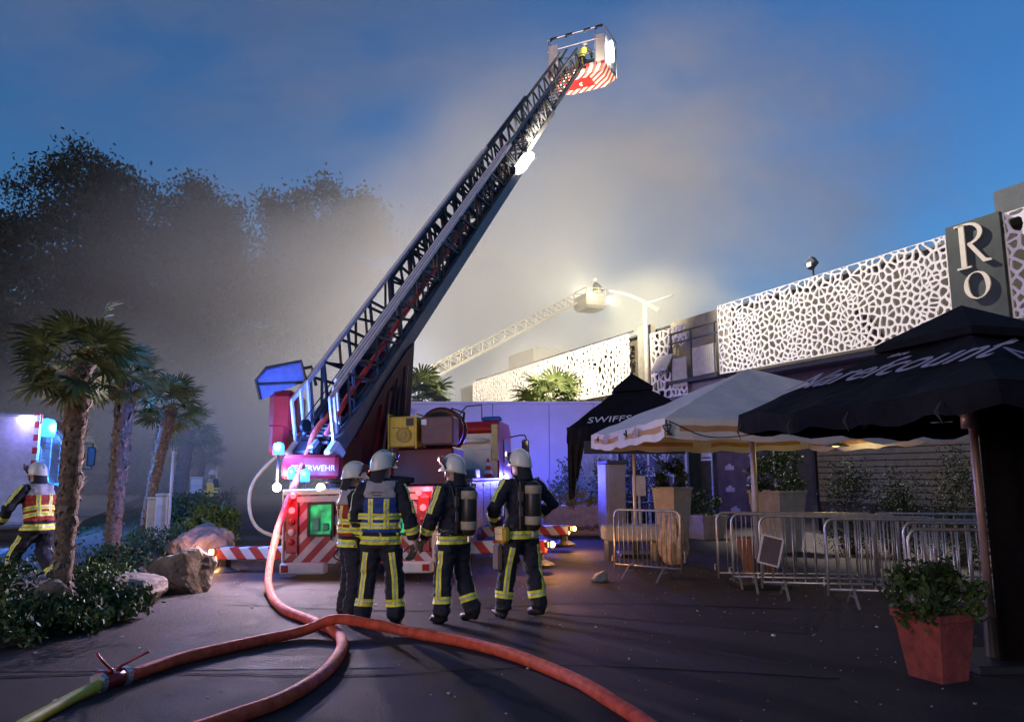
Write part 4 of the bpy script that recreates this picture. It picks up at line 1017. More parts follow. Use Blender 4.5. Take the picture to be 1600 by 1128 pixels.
# ------------------------------------------------------------------ parasols
def canopy_face_text(parent, a, b, c, txt, size, m, off=.012, shear=.35, along=.5, up=.35, flip=False, spacing=1.0):
    """text lying on the triangle a-b-c (a,b eave corners left to right as seen, c peak)"""
    a, b, c = Vector(a), Vector(b), Vector(c); x = (b - a).normalized(); mid = a.lerp(b, along)
    yv = (c - mid); yv = (yv - yv.dot(x) * x).normalized(); z = x.cross(yv)
    return text_mesh('lettering', txt, size, m, parent, frame(mid + yv * up + z * off, x, yv, z), world=True, shear=shear, spacing=spacing)
def parasol(name, label, ctr, corners, ze, zp, fabric, pole_m, val_m, cap=None, val=.2, droop=None, pole_r=.035, lift=0.0, sag=.06):
    """corners: 4 world xy points of the eave in order; pyramid canopy with valance, ribs, struts and pole"""
    t = thing(name, label, 'parasol', (ctr[0], ctr[1], 0))
    P = Vector((ctr[0], ctr[1], zp)); Cn = [Vector((x, y, ze)) for x, y in corners]
    if droop:
        Cn[droop[0]] = Cn[droop[0]] + Vector(droop[1])
    g = MB(); N = 16
    r1 = .26 if cap else 0.0
    def face_pt(a, b, u, v):       # u along eave 0..1, v 0 at eave..1 at peak
        e = a.lerp(b, u); p = e.lerp(P, v)
        p.z -= sag * math.sin(math.pi * u) * (1 - v) ** .7 * (.4 + v) * 1.6
        p.z += .03 * noise.noise(Vector((p.x * 2.2, p.y * 2.2, 1))) + .012 * noise.noise(Vector((p.x * 7, p.y * 7, 4)))
        return p
    for i in range(4):
        a, b = Cn[i], Cn[(i + 1) % 4]; o = len(g.v)
        for k in range(N + 1):
            for j in range(N + 1): g.v.append(face_pt(a, b, j / N, k / N * (1 - r1 * .5)))
        for k in range(N):
            for j in range(N):
                q = o + k * (N + 1) + j; g.f.append([q, q + 1, q + N + 2, q + N + 1]); g.mi.append(0)
    cano = g.build('canopy', fabric, t, world=True, smooth=False)
    if cap:
        g = MB(); cz = zp - .02
        cc_ = [P.lerp(c, cap) + Vector((0, 0, .10)) for c in Cn]; tp = P + Vector((0, 0, .13))
        for i in range(4): g.add([cc_[i], cc_[(i + 1) % 4], tp], [(0, 1, 2)])
        for i in range(4): g.add([cc_[i], cc_[(i + 1) % 4], cc_[(i + 1) % 4] - Vector((0, 0, .07)), cc_[i] - Vector((0, 0, .07))], [(0, 1, 2, 3)])
        g.build('vent_cap', fabric, t, world=True)
    for i in range(4):
        a, b = Cn[i], Cn[(i + 1) % 4]; g = MB(); n = 24; o = 0
        nrm = (b - a).cross(Vector((0, 0, 1))).normalized()
        for k in range(n + 1):
            u = k / n; e = face_pt(a, b, u, 0); sc = val * (.82 + .18 * abs(math.sin(u * math.pi * 5)))
            w = nrm * .025 * math.sin(u * 23 + i)
            g.v += [e, e + w * .5 - Vector((0, 0, sc * .33)), e + w - Vector((0, 0, sc * .62)), e + w - Vector((0, 0, sc))]
        for k in range(n):
            for q in range(3):
                g.f.append([4 * k + q, 4 * k + 4 + q, 4 * k + 5 + q, 4 * k + 1 + q]); g.mi.append(1 if q == 1 and .08 < ((k + .5) / n * 2) % 1 < .92 else 0)
        g.build('valance', [fabric, val_m], t, world=True)
    hub = Vector((ctr[0], ctr[1], ze - .12))
    for i in range(4):
        for c in (Cn[i], Cn[i].lerp(Cn[(i + 1) % 4], .5)):
            g = MB(); e = P.lerp(c, .97) - Vector((0, 0, .05 if c in Cn else .13)); s_ = P - Vector((0, 0, .08)); g.beam(s_, e, .025, .035); rb = g.build('rib', pole_m, t, world=True)
            g = MB(); m_ = s_.lerp(e, .48); g.beam(hub, m_, .02, .028); g.build('strut', pole_m, rb, world=True)
    g = MB(); g.tube([(ctr[0], ctr[1], 0), (ctr[0], ctr[1], zp - .02)], pole_r, 10); g.lathe([(.09, ze - .2), (.09, ze - .06), (.05, ze - .02)], (ctr[0], ctr[1], 0), 12); g.build('pole', pole_m, t, world=True, smooth=True)
    g = MB(); g.cbox((ctr[0], ctr[1], .035), (.7, .7, .07), .01); g.lathe([(.07, .07), (.06, .4)], (ctr[0], ctr[1], 0), 12); g.build('base_plate', BLKM, t, world=True)
    return t, Cn, P, cano
BLF = mat('black_canvas', (.006, .006, .009), .9, var=.3, scale=5, bump=.15, bscale=300, spec=.12)
WHF = mat('cream_canvas', (.52, .49, .46), .85, var=.08, scale=3, bump=.15, bscale=300)
OCHRE = mat('ochre_band', (.36, .2, .09), .85, var=.1)
LETT = mat('canvas_print_grey', (.23, .22, .3), .8); LETW = mat('canvas_print_white', (.5, .5, .52), .8)
POLEW = mat('pole_pale', (.5, .46, .44), .45, .3); POLED = mat('pole_dark', (.1, .1, .11), .45, .3)

# cream parasol in the middle
tw, Cw, Pw, cw = parasol('cream_parasol', 'large cream parasol with ochre band on its valance, pole behind the barriers', (3.62, 11.2), [(1.86, 8.97), (5.83, 9.46), (5.37, 13.43), (1.38, 12.94)], 2.3, 3.22, WHF, POLEW, OCHRE, None, .27, pole_r=.045)
def script_logo(parent, c, x, y, s, m):
    c, x, y = Vector(c), Vector(x), Vector(y); z = x.cross(y) * .01; g = MB()
    el_ = [c + z + x * s * 1.7 * math.cos(a) + y * s * .5 * math.sin(a) for a in [R(20 + 16 * k) for k in range(20)]]
    g.tube(el_, .008, 4)
    g.tube([c + z + x * s * u + y * s * v for u, v in smooth2([(-.9, -.6), (-.7, .5), (-.3, .75), (-.4, .1), (-.65, 0), (-.2, -.1), (.1, -.5), (.35, .1), (.2, .3), (.5, -.2), (.9, .3)])], .009, 4)
    g.build('script_logo', m, parent, world=True)
def smooth2(p): return [(q.x, q.y) for q in smooth_path([(a, b, 0) for a, b in p], 4)]
PRW = mat('logo_brown', (.16, .12, .13), .8)
e1 = (Cw[1] - Cw[0]).normalized()
for u in (.27, .62): script_logo(tw, Cw[0].lerp(Cw[1], u) + Vector((0, -.03, -.13)), e1, (0, 0, 1), .11, PRW)
e2 = (Cw[0] - Cw[3]).normalized(); n2 = Vector((-.99, -.1, 0))
for u in (.3, .72): script_logo(tw, Cw[3].lerp(Cw[0], u) + n2 * .03 + Vector((0, 0, -.13)), e2, (0, 0, 1), .11, mat('logo_grey', (.36, .33, .35), .8))
# ties and a sagging cable along the cream parasol
g = MB(); c0 = Cw[0]
g.tube(smooth_path([c0 + Vector((.03, -.05, -.05)), c0 + Vector((.5, -.06, -.24)), c0 + Vector((1.1, -.05, -.2)), c0 + Vector((1.5, -.05, -.08))], 6), .007, 5); g.build('sagging_cable', BLACK, tw, world=True)
for c, s_ in ((c0, 1.0), (Cw[3].lerp(Cw[0], .55), .7), (Cw[3].lerp(Cw[0], .12), .6), (Cw[0].lerp(Cw[1], .31), .8)):
    g = MB()
    for k in range(4): g.tube(smooth_path([c + Vector((.0, -.05, -.1)), c + Vector((.05 * s_ * math.cos(k * 1.7), -.07, -.1 + .07 * s_ * math.sin(k * 1.7))), c + Vector((.02 * k, -.05, -.22 * s_))], 4), .009, 5)
    g.build('tie_cord', BLACK, tw, world=True)
# black near parasol with double roof
tb, Cb, Pb, cb = parasol('black_parasol', 'big black double-roofed parasol with grey script lettering, beside the dark curtain', (4.14, 6.66), [(2.36, 7.7), (3.18, 4.81), (6.07, 5.63), (5.25, 8.52)], 2.22, 3.02, BLF, mat('pole_bronze', (.25, .17, .17), .45, .3), BLF, .36, .2)
canopy_face_text(tb, Cb[0], Cb[1], Pb, 'Narefcount', .52, LETT, shear=.45, along=.47, up=.62, spacing=.98)
canopy_face_text(tb, Cb[0], Cb[1], Pb, 'since', .11, LETT, shear=.45, along=.45, up=.93)
canopy_face_text(tb, Cb[1], Cb[2], Pb, 'Narefcount', .42, LETT, shear=.45, along=.56, up=.62, spacing=.98)
g = MB()
for u in (.03, .3, .55, .86):
    c = Cb[0].lerp(Cb[1], u) + Vector((-.03, 0, -.1))
    g = MB()
    for k in range(3): g.tube(smooth_path([c, c + Vector((-.03, .02 * k, -.07)), c + Vector((-.02, .03 * (k - 1), -.16 + .03 * k))], 4), .004, 5)
    g.build('tie_cord', mat('cord_grey', (.02, .02, .02), .9), tb, world=True)
# black far parasol with one collapsed corner
ts, Cs, Ps, cs = parasol('black_parasol', 'smaller black parasol with white lettering and a corner hanging loose', (2.5, 15.3), [(.95, 14.2), (3.65, 13.75), (4.05, 16.4), (1.35, 16.85)], 2.62, 3.58, BLF, POLEW, BLF, .3, .34, droop=(0, (.12, .1, -.12)))
canopy_face_text(ts, Cs[3], Cs[0], Ps, 'WIFFS', .36, LETW, shear=.15, along=.72, up=.42)
canopy_face_text(ts, Cs[0], Cs[1], Ps, 'SWIFFS', .27, LETW, shear=.15, along=.3, up=.2)
canopy_face_text(ts, Cs[3], Cs[0], Ps, 'S', .5, LETW, shear=.1, along=.9, up=.16)
g = MB(); rnd = random.Random(3); NU, NV = 26, 12
d3, d1 = (Cs[3] - Cs[0]).normalized(), (Cs[1] - Cs[0]).normalized(); tip = Cs[0] + Vector((.1, -.02, 0))
for v_ in range(NV + 1):
    q = v_ / NV
    for u_ in range(NU + 1):
        a = u_ / NU
        e = Cs[0] + d3 * .75 * (1 - a / .6) if a < .6 else Cs[0] + d1 * .42 * (a - .6) / .4
        p = e.lerp(Vector((tip.x, tip.y, e.z)), .72 * q ** .8)
        p += (d1 * -1 if a < .6 else d3 * -1) * (.05 * math.sin(a * 31 + q * 2) * (.3 + q))
        drop = 1.32 * (1 - .45 * abs(a - .55)) * (1 + .12 * math.sin(a * 19))
        g.v.append(Vector((p.x, p.y, e.z + .02 - drop * q)))
for v_ in range(NV):
    for u_ in range(NU):
        k = v_ * (NU + 1) + u_; g.f.append([k, k + 1, k + NU + 2, k + NU + 1]); g.mi.append(0)
hf = g.build('hanging_fabric', mat('black_canvas_worn', (.008, .008, .010), .85, var=.6, scale=9, spec=.15), ts, world=True, smooth=True)
hf.modifiers.new('thickness', 'SOLIDIFY').thickness = .008
g = MB(); g.box((2.3, 13.95, 2.12), (1.9, .04, .24)); g.build('rolled_side_wall', mat('dark_blue_roll', (.012, .014, .03), .6), ts, world=True)

# bulb under the cream parasol (lit)
g = MB(); g.tube([(5.15, 11.75, 2.62), (5.15, 11.75, 2.42)], .008, 5); 
lb = thing('hanging_bulb', 'lit yellowish bulb with small shade hanging under the cream parasol', 'lamp', (5.05, 11.6, 2.1))
g = MB(); g.tube([(0, 0, .2), (0, 0, .75)], .008, 5); g.build('cable', BLACK, lb)
g = MB(); g.lathe([(.035, 0), (.05, .06), (.04, .16), (.03, .22)], (0, 0, 0), 12); g.build('bulb', emis('bulb_warm', (1, .82, .3), 10), lb, smooth=True)
g = MB(); g.lathe([(.2, -.05), (.06, .03), (.05, .05)], (0, 0, 0), 16); g.build('shade', mat('enamel_shade', (.6, .58, .45), .4), lb, smooth=True)
lamp('bulb_light', 'POINT', (5.05, 11.6, 1.98), 16, (1, .74, .3), lb, .05)

# black side curtain by the near parasol pole
g = MB(); n = 70; A = Vector((4.1, 6.5, 0)); B = Vector((7.4, 5.6, 0)); nr = Vector((.28, .96, 0))
for k in range(n + 1):
    p = A.lerp(B, k / n) + nr * .035 * math.sin(k * 1.15) + nr * .02 * math.sin(k * .37)
    g.v += [Vector((p.x, p.y, 0.01)), Vector((p.x, p.y, 1.2)), Vector((p.x, p.y, 2.36))]
for k in range(n):
    for q in (0, 1): g.f.append([3 * k + q, 3 * k + 3 + q, 3 * k + 4 + q, 3 * k + 1 + q]); g.mi.append(0)
cu = g.build('side_curtain', mat('curtain_black', (.006, .005, .006), .95, var=.3, spec=.05), smooth=True)
sm_ = cu.modifiers.new('thickness', 'SOLIDIFY'); sm_.thickness = .01
tag(cu, 'black fabric side curtain hanging to the ground beside the near parasol pole', 'curtain')
g = MB(); g.add([(0, 0, 0), (.17, 0, .0), (0, 0, .055), (0, .01, 0), (.17, .01, 0), (0, .01, .055)], [(0, 1, 2), (5, 4, 3), (0, 3, 4, 1), (1, 4, 5, 2), (2, 5, 3, 0)])
o = g.build('pennant', mat('pennant', (.55, .4, .4), .7)); o.location = (4.12, 6.45, 2.22); tag(o, 'tiny pale pennant pinned at the top of the dark curtain', 'flag')

# ------------------------------------------------------------------ crowd barriers
def make_barrier(L_, nb, label):
    t = thing('crowd_barrier', label, 'barrier')
    g = MB(); r_ = .11
    pts = [(0, 0, .12), (0, 0, 1.06 - r_)] + [tuple(p) for p in arc((r_, 0, 1.06 - r_), r_, math.pi, math.pi / 2, 5)] + [tuple(p) for p in arc((L_ - r_, 0, 1.06 - r_), r_, math.pi / 2, 0, 5)] + [(L_, 0, .12)]
    g.tube(pts, .019, 7); g.tube([(0, 0, .2), (L_, 0, .2)], .017, 6); g.build('frame', GALV, t, smooth=True)
    for k in range(nb):
        x = L_ * (k + 1) / (nb + 1); g = MB(); g.tube([(x, 0, .2), (x, 0, 1.05)], .009, 5); g.build('bar', GALV, t, smooth=True)
    for x in (.28, L_ - .28):
        g = MB(); g.beam((x, -.3, .012), (x, -.02, .22), .03, .012); g.beam((x, .3, .012), (x, .02, .22), .03, .012); g.beam((x, -.15, .12), (x, .15, .12), .02, .01); g.build('foot', GALV, t)
    g = MB(); g.tube([(L_, 0, .3), (L_ + .05, 0, .3), (L_ + .05, 0, .46), (L_, 0, .46)], .009, 5); g.build('hook', GALV, t); g = MB(); g.tube([(0, 0, .32), (-.05, 0, .32), (-.05, 0, .24)], .009, 5); g.build('hook', GALV, t)
    return t
b0 = make_barrier(1.16, 13, 'single short barrier standing apart beside the pale stone')
b0.location = (1.66, 12.25, 0); b0.rotation_euler = (0, 0, math.atan2(-.72, .92))
b1 = make_barrier(2.2, 15, 'rearmost steel barrier of the row under the cream parasol')
brs = [((3.02, 11.15), (5.2, 10.85), None), ((3.12, 10.75), (5.3, 10.35), 'second steel barrier of the row, just in front of the rearmost one'),
       ((3.34, 10.2), (5.5, 9.8), 'third steel barrier of the row, behind the tilted placard'), ((3.95, 9.55), (6.1, 9.1), 'fourth steel barrier of the row, in the middle of the cluster'),
       ((4.55, 8.8), (6.7, 8.4), 'fifth steel barrier of the row, towards the dark curtain'), ((4.05, 7.75), (6.2, 7.35), 'frontmost steel barrier of the row, behind the red flower pot'),
       ((5.2, 10.9), (7.3, 10.6), 'steel barrier continuing the rearmost line towards the club wall')]
for (a, b, lb_) in brs:
    rz = math.atan2(b[1] - a[1], b[0] - a[0])
    if lb_ is None: b1.location = (*a, 0); b1.rotation_euler = (0, 0, rz); b1['group'] = 'barriers stacked under the parasols'
    else: copy_tree(b1, (*a, 0), rz, lb_, 'barriers stacked under the parasols')
# tilted placard on the barrier
pl = thing('placard', 'empty tilted placard with white frame hung on the third barrier', 'sign', (3.42, 10.05, .62), R(-8))
Mt = Matrix.Rotation(R(14), 3, 'Y')
g = MB()
for c, d in (((-.13, 0, 0), (.022, .02, .36)), ((.13, 0, 0), (.022, .02, .36)), ((0, 0, .18), (.28, .02, .022)), ((0, 0, -.18), (.28, .02, .022))): g.box(Mt @ Vector(c), d, Mt)
g.build('frame', mat('placard_white', (.6, .55, .55), .5), pl)
g = MB(); g.box((0, .004, 0), (.25, .01, .35), Mt); g.build('board', mat('placard_plum', (.1, .07, .09), .5), pl)

# ------------------------------------------------------------------ pots and planters
TERRA = mat('terracotta', (.3, .06, .05), .8, var=.25, scale=9, bump=.6, c2=(.15, .03, .03))
PLG = mat('planter_grey', (.34, .3, .27), .8, var=.15, scale=5)
def square_pot(name, label, loc, b, tp, h, m, rz=0, rim=.04, cat='pot'):
    t = thing(name, label, cat, (*loc, 0), rz)
    g = MB(); q = lambda w, z: [(-w, -w, z), (w, -w, z), (w, w, z), (-w, w, z)]
    g.loft([q(b, 0), q(b * 1.02, .03), q(tp, h - .06), q(tp, h - .06), q(tp + rim, h - .055), q(tp + rim, h), q(tp - .03, h), q(tp - .05, h - .05)]); g.build('pot', m, t)
    return t
square_pot('flower_pot', 'square tapered red terracotta flower pot in front of the barriers', (3.42, 6.25), .15, .205, .52, TERRA, R(24), .02)
shrub((3.42, 6.25, .46), (.36, .34, .42), 71, 'dark round bush growing in the red terracotta pot', LEAFB, 40, 40, .035, cat='bush', name='potted_bush', spread=.12)
square_pot('planter', 'tall pale tapered planter on a wooden base behind the single barrier', (3.6, 16.9), .22, .31, 1.35, PLG, R(38), .02, 'planter')
shrub((3.6, 16.9, 1.28), (.4, .4, .7), 72, 'clipped green bush in the tall pale planter', LEAFB, 46, 36, .04, cat='bush', name='potted_bush')
square_pot('planter', 'square pale planter beside the cream parasol pole', (5.75, 16.3), .3, .42, 1.28, PLG, R(30), .02, 'planter')
shrub((5.75, 16.3, 1.24), (.62, .55, .95), 73, 'wide green bush in the planter beside the parasol pole', LEAFB, 56, 36, .045, cat='bush', name='potted_bush')
square_pot('planter', 'small terracotta coloured planter at the foot of the cream parasol pole', (3.95, 12.2), .16, .24, .62, mat('brown_clay', (.16, .07, .04), .8), R(12), .02, 'planter')
square_pot('planter', 'low grey planter by the poster wall', (5.0, 19.5), .3, .4, .6, PLG, R(24), .02, 'planter')
shrub((5.0, 19.5, .55), (.42, .42, .7), 76, 'dark bush in the low grey planter', LEAFB, 30, 30, .045, cat='bush', name='potted_bush')
for k, (x, y, h, lb_) in enumerate(((7.0, 15.6, 1.9, 'dark conifer against the cream slats'), (8.1, 13.6, 2.1, 'dark conifer near the far end of the barriers'), (7.6, 14.7, 1.6, 'squat dark conifer between the two taller ones'), (3.35, 20.3, 2.2, 'dark slim conifer beside the blue-lit column'))):
    t = shrub((x, y, 0), (.42, .42, h), 80 + k, lb_, LEAFD, 70, 60, .028, cat='bush', name='conifer')
# tall box columns and rock
cl = thing('column', 'tall pale box column lit blue on one side', 'column', (2.62, 19.6, 0), R(20))
g = MB(); g.cbox((0, 0, .95), (.52, .52, 1.9), .02); g.build('shaft', mat('column_pale', (.33, .3, .25), .7, var=.1), cl)
g = MB(); g.cbox((0, 0, 1.94), (.6, .6, .1), .02); g.build('cap', DGREY, cl)
g = MB(); g.cbox((-.29, -.02, .97), (.05, .46, 1.84), .01); g.build('blue_lit_side', mat('blue_lit_side', (.4, .4, .55), .5), cl)  # blue light falling on this side put into the board's colour
lamp('blue_fill_light', 'POINT', (1.6, 18.6, 2.3), 40, (.1, .14, 1), cl, .1)  # added blue fill beside the column, no lamp stands here
sb_ = thing('wooden_stump', 'pale gnarled driftwood stump behind the single barrier', 'stump', (3.0, 14.0, 0))
g = MB(); rnd = random.Random(4)
for k in range(9):
    a = k * .7; rr = .12 + .05 * math.sin(k * 2.2)
    g.tube(smooth_path([(rr * math.cos(a) * .5, rr * math.sin(a) * .5, 0), (rr * math.cos(a) * 1.5, rr * math.sin(a) * 1.5, .3), (rr * math.cos(a + .3) * 1.25, rr * math.sin(a + .3) * 1.2, .65), (rr * math.cos(a) * .9, rr * math.sin(a) * .8, .85 + .1 * rnd.random())], 4), [.09, .1, .1, .1, .09, .085, .08, .08, .075, .07, .06, .05, .03], 8)
g.build('wood', mat('driftwood', (.42, .31, .22), .85, var=.35, scale=9, bump=.8, bscale=20), sb_, smooth=True)
bn = thing('low_table', 'low grey bench behind the single barrier', 'bench', (2.3, 14.6, 0), R(4))
g = MB(); g.cbox((0, 0, .52), (1.1, .5, .3), .03); g.build('seat', PLG, bn)
for x in (-.45, .45):
    g = MB(); g.box((x, 0, .19), (.08, .42, .38)); g.build('leg', DGREY, bn)
g = MB(); g.cbox((0, 0, 1.35), (.34, .03, .5), .02); g.box((0, .02, .55), (.05, .03, 1.1)); nb_ = g.build('notice_board', mat('notice_frame', (.45, .45, .5), .5)); nb_.location = (3.15, 18.6, 0); tag(nb_, 'small white-framed notice on a post beside the tall pale planter', 'sign')

# ------------------------------------------------------------------ hoses
HRED = mat('hose_orange_red', (.9, .15, .07), .62, scale=11, bump=.7, bscale=240, c2=(.6, .07, .035), spec=.25)
HYEL = mat('hose_yellow', (.5, .47, .05), .55, var=.12, scale=10)
def hose(name, label, pts, r_, m_, n=10):
    g = MB(); sp_ = smooth_path(pts, n); g.tube([p + Vector((.012 * noise.noise(p * 2.3), .012 * noise.noise(p * 2.3 + Vector((7, 0, 0))), 0)) for p in sp_], [r_ * (1 + .09 * noise.noise(p * 3.1)) for p in sp_], 16); o = g.build(name, m_, smooth=True); return tag(o, label, 'hose')
hz = .052
hose('fire_hose', 'orange red hose hanging from the ladder foot and looping across the asphalt', [L(.9, .12, .3), L(.15, .08, .3), L(-.15, .02, .12) + Vector((0, -.12, -.05)), (-3.55, 12.3, 1.5), (-3.62, 11.75, .85), (-3.5, 11.0, .3), (-3.22, 10.2, hz + .02), (-2.75, 9.15, hz), (-2.3, 8.5, hz), (-1.93, 8.0, hz), (-1.66, 7.5, hz), (-1.53, 6.9, hz), (-1.5, 6.15, hz), (-1.6, 5.55, hz), (-1.87, 5.0, hz), (-2.3, 4.3, hz), (-2.9, 3.6, hz)], hz, HRED)
hose('fire_hose', 'orange red hose curving across the foreground and over the hanging hose', [(-3.0, 6.1, hz), (-2.82, 6.7, hz), (-2.44, 7.3, hz), (-2.1, 7.7, hz + .015), (-1.8, 7.86, hz + .1), (-1.4, 7.86, hz + .05), (-1.0, 7.72, hz), (-.5, 7.35, hz), (0, 6.8, hz), (.45, 6.05, hz), (.75, 5.3, hz), (.95, 4.5, hz), (1.0, 3.6, hz)], hz, HRED)
hose('fire_hose', 'yellow hose leading from the red coupling out of the picture', [(-3.1, 5.84, .05), (-3.12, 5.5, .042), (-3.1, 5.1, .042), (-3.05, 4.6, .042), (-2.9, 4.0, .042)], .042, HYEL)
cp = thing('hose_coupling', 'red branching hose coupling with two lever handles', 'coupling', (-3.06, 5.98, .055), math.atan2(.26, .1) + R(-2))
CRED = mat('coupling_red', (.3, .03, .03), .45, .3)
g = MB(); g.tube([(-.13, 0, 0), (.14, 0, 0)], .055, 12); g.tube([(-.02, 0, .03), (-.06, .1, .04)], .04, 10); g.build('body', CRED, cp, smooth=True)
for x in (-.12, .1):
    g = MB(); g.lathe([(.05, -.02), (.075, -.02), (.075, .025), (.05, .025)], (x, 0, 0), 14, Matrix.Rotation(R(90), 3, 'Y')); g.build('collar', SILV, cp)
    for k in range(3):
        g = MB(); a = k * 2.1 + .5; g.cbox((x, .075 * math.cos(a), .075 * math.sin(a)), (.04, .03, .03), .006); g.build('lug', SILV, cp)
for x, d in ((-.03, (-.07, .02, .13)), (.05, (.05, -.12, .11))):
    g = MB(); g.tube([(x, 0, .05), (x, 0, .09)], .022, 8); g.tube([(x, 0, .085), (x + d[0], d[1] * 1.0, .085 + d[2] * .6), (x + d[0] * 1.5, d[1] * 1.8, .09 + d[2])], .01, 6); g.build('lever', CRED, cp, smooth=True)
hose('fire_hose', 'pale hose arching down beyond the truck at the left', [(-5.6, 19.0, 2.3), (-6.1, 18.9, 1.95), (-6.5, 18.8, 1.4), (-6.55, 18.8, .8), (-6.35, 18.8, .35), (-5.9, 18.8, .12), (-5.2, 18.7, .06), (-4.6, 18.5, .05)], .045, mat('hose_white', (.5, .5, .52), .5))
# litter
g = MB(); rnd = random.Random(77)
for k in range(420):
    x, y = rnd.uniform(-5, 5.5), 4 + 9 * rnd.random()
    s = rnd.uniform(.003, .009) * (2.2 if rnd.random() < .06 else 1); a = rnd.uniform(0, 6)
    g.box((x, y, s * .4), (s * 2, s * rnd.uniform(.7, 1.6), s * .8), Matrix.Rotation(a, 3, 'Z'))
kind(tag(g.build('litter', mat('litter_pale', (.42, .38, .34), .8, var=.5, scale=2)), 'pale crumbs of litter and grit scattered on the asphalt', 'litter'), 'stuff')
# white cabinets and thin posts in the bed
for k, (x, y, w, h, lb_) in enumerate(((-7.55, 15.9, .26, 1.0, 'white service cabinet standing in the bed beside the thin post'), (-7.25, 15.6, .22, 1.08, 'slightly taller white cabinet of the pair in the bed'), (-11.2, 26.6, .4, 1.4, 'white cabinet farther along the bed by the fourth palm'))):
    t = thing('service_cabinet', lb_, 'cabinet', (x, y, 0), R(20)); g = MB(); g.cbox((0, 0, h / 2 + .05), (w, .2, h + .1), .015); g.build('housing', WHITE, t); g = MB(); g.cbox((0, 0, h + .13), (w + .04, .25, .05), .015); g.build('lid', WHITE, t); g = MB(); g.box((0, -.105, h * .55), (w * .8, .012, h * .75)); g.build('door', mat('cabinet_door', (.52, .52, .54), .5), t)
for x, y, h, lb_ in ((-6.95, 15.3, 2.05, 'thin pale post rising in front of the white cabinets'), (-13.0, 30.0, 1.9, 'short pale marker post by the fifth palm'), (-14.6, 37.0, 2.0, 'distant pale marker post at the end of the bed')):
    g = MB(); g.tube([(0, 0, -.05), (0, 0, h)], .028, 8); g.lathe([(.04, h), (.04, h + .04), (.01, h + .06)], (0, 0, 0), 8); o = g.build('marker_post', WHITE, smooth=True); o.location = (x, y, 0); tag(o, lb_, 'post')

# ------------------------------------------------------------------ fire engine parked at the left
EN = thing('fire_engine', 'parked fire engine at the left edge behind the palms, blue beacons on', 'fire truck', (-12.2, 16.9, 0), math.atan2(.92, -.392) - math.pi / 2)
# local x right, y forward
ENB = mat('engine_silver_side', (.42, .42, .48), .4, .3); 
g = MB(); g.cbox((0, 2.2, 1.75), (2.45, 4.4, 2.6), .05); g.build('body', ENB, EN)
g = MB(); g.box((1.235, 2.2, .62), (.02, 4.3, .3)); g.build('red_band', RED, EN); g = MB(); g.box((1.235, 2.2, 2.9), (.02, 4.3, .22)); g.build('red_band', RED, EN)
g = MB(); prf = [(4.45, .6), (4.45, 2.85), (4.7, 3.0), (6.8, 3.0), (7.1, 2.6), (7.25, 1.7), (7.25, .6)]
g.loft([[(-1.2, y, z) for y, z in prf], [(1.2, y, z) for y, z in prf]]); g.build('cab', DRED, EN)
for k in range(3):
    g = MB()
    for j in range(14): g.box((1.235, .25 + k * 1.4 + .62, .95 + j * .125), (.03, 1.2, .11))
    g.build('roller_shutter', GREYM, EN)
for y, w in ((5.0, .8), (6.2, 1.0)):
    g = MB(); g.box((1.205, y, 2.2), (.02, w, .8)); g.build('side_window', GLASS, EN)
g = MB(); g.box((0, -.012, 1.75), (2.3, .03, 2.4)); g.build('rear_shutter', mat('rear_blue_white', (.5, .5, .56), .4), EN)
g = MB(); g.box((1.17, -.03, 1.9), (.1, .03, 2.3)); g.build('marker_strip', stripe_mat('strip_redwhite', (.45, .03, .03), (.6, .6, .6), .3, ('Z', 'X'), 0.0), EN)
for x, y in ((1.1, 1.2), (-1.1, 1.2), (1.1, 5.6), (-1.1, 5.6)):
    g = MB(); g.lathe([(.28, -.14), (.46, -.15), (.5, -.1), (.5, .1), (.46, .15), (.28, .14)], (x, y, .5), 22, Matrix.Rotation(R(90), 3, 'Y')); w_ = g.build('wheel', BLACK, EN, smooth=True)
    g = MB(); g.lathe([(.27, -.1), (.27, .12), (.1, .15), (.01, .15)], (x, y, .5), 16, Matrix.Rotation(R(90 if x > 0 else -90), 3, 'Y')); g.build('rim', SILV, w_)
g = MB(); g.tube([(1.2, 6.9, 2.6), (1.6, 6.8, 2.6), (1.6, 6.8, 1.8), (1.2, 6.9, 1.8)], .02, 6); mr = g.build('mirror', BLKM, EN); g = MB(); g.cbox((1.58, 6.75, 2.2), (.24, .1, .6), .03); g.build('mirror_housing', BLKM, mr)
for k, (x, y, z, r_, pw) in enumerate(((1.3, .35, 2.72, .2, 1100), (1.25, 3.9, 2.62, .07, 12), (1.32, .8, 1.5, .06, 14), (1.3, 2.6, 1.35, .05, 8), (1.28, 1.4, .75, .05, 6))):
    g = MB(); g.lathe([(r_, -r_), (r_, r_ * .5), (r_ * .8, r_), (.01, r_ * 1.2)], (x, y, z), 14); g.build('blue_beacon', BLUEL, EN, smooth=True)
    p = ROOTM[EN.name] @ Vector((x + .25, y - .12, z)); lamp('engine_beacon_light', 'POINT', p, pw, (.06, .25, 1), EN, .1)
g = MB(); g.cbox((.95, -.06, 2.9), (.3, .06, .1), .02); g.build('rear_work_lamp', WLAMP, EN)
p = ROOTM[EN.name] @ Vector((.95, -.35, 2.7)); lamp('engine_work_light', 'POINT', p, 16, (.3, .25, 1), EN, .1)

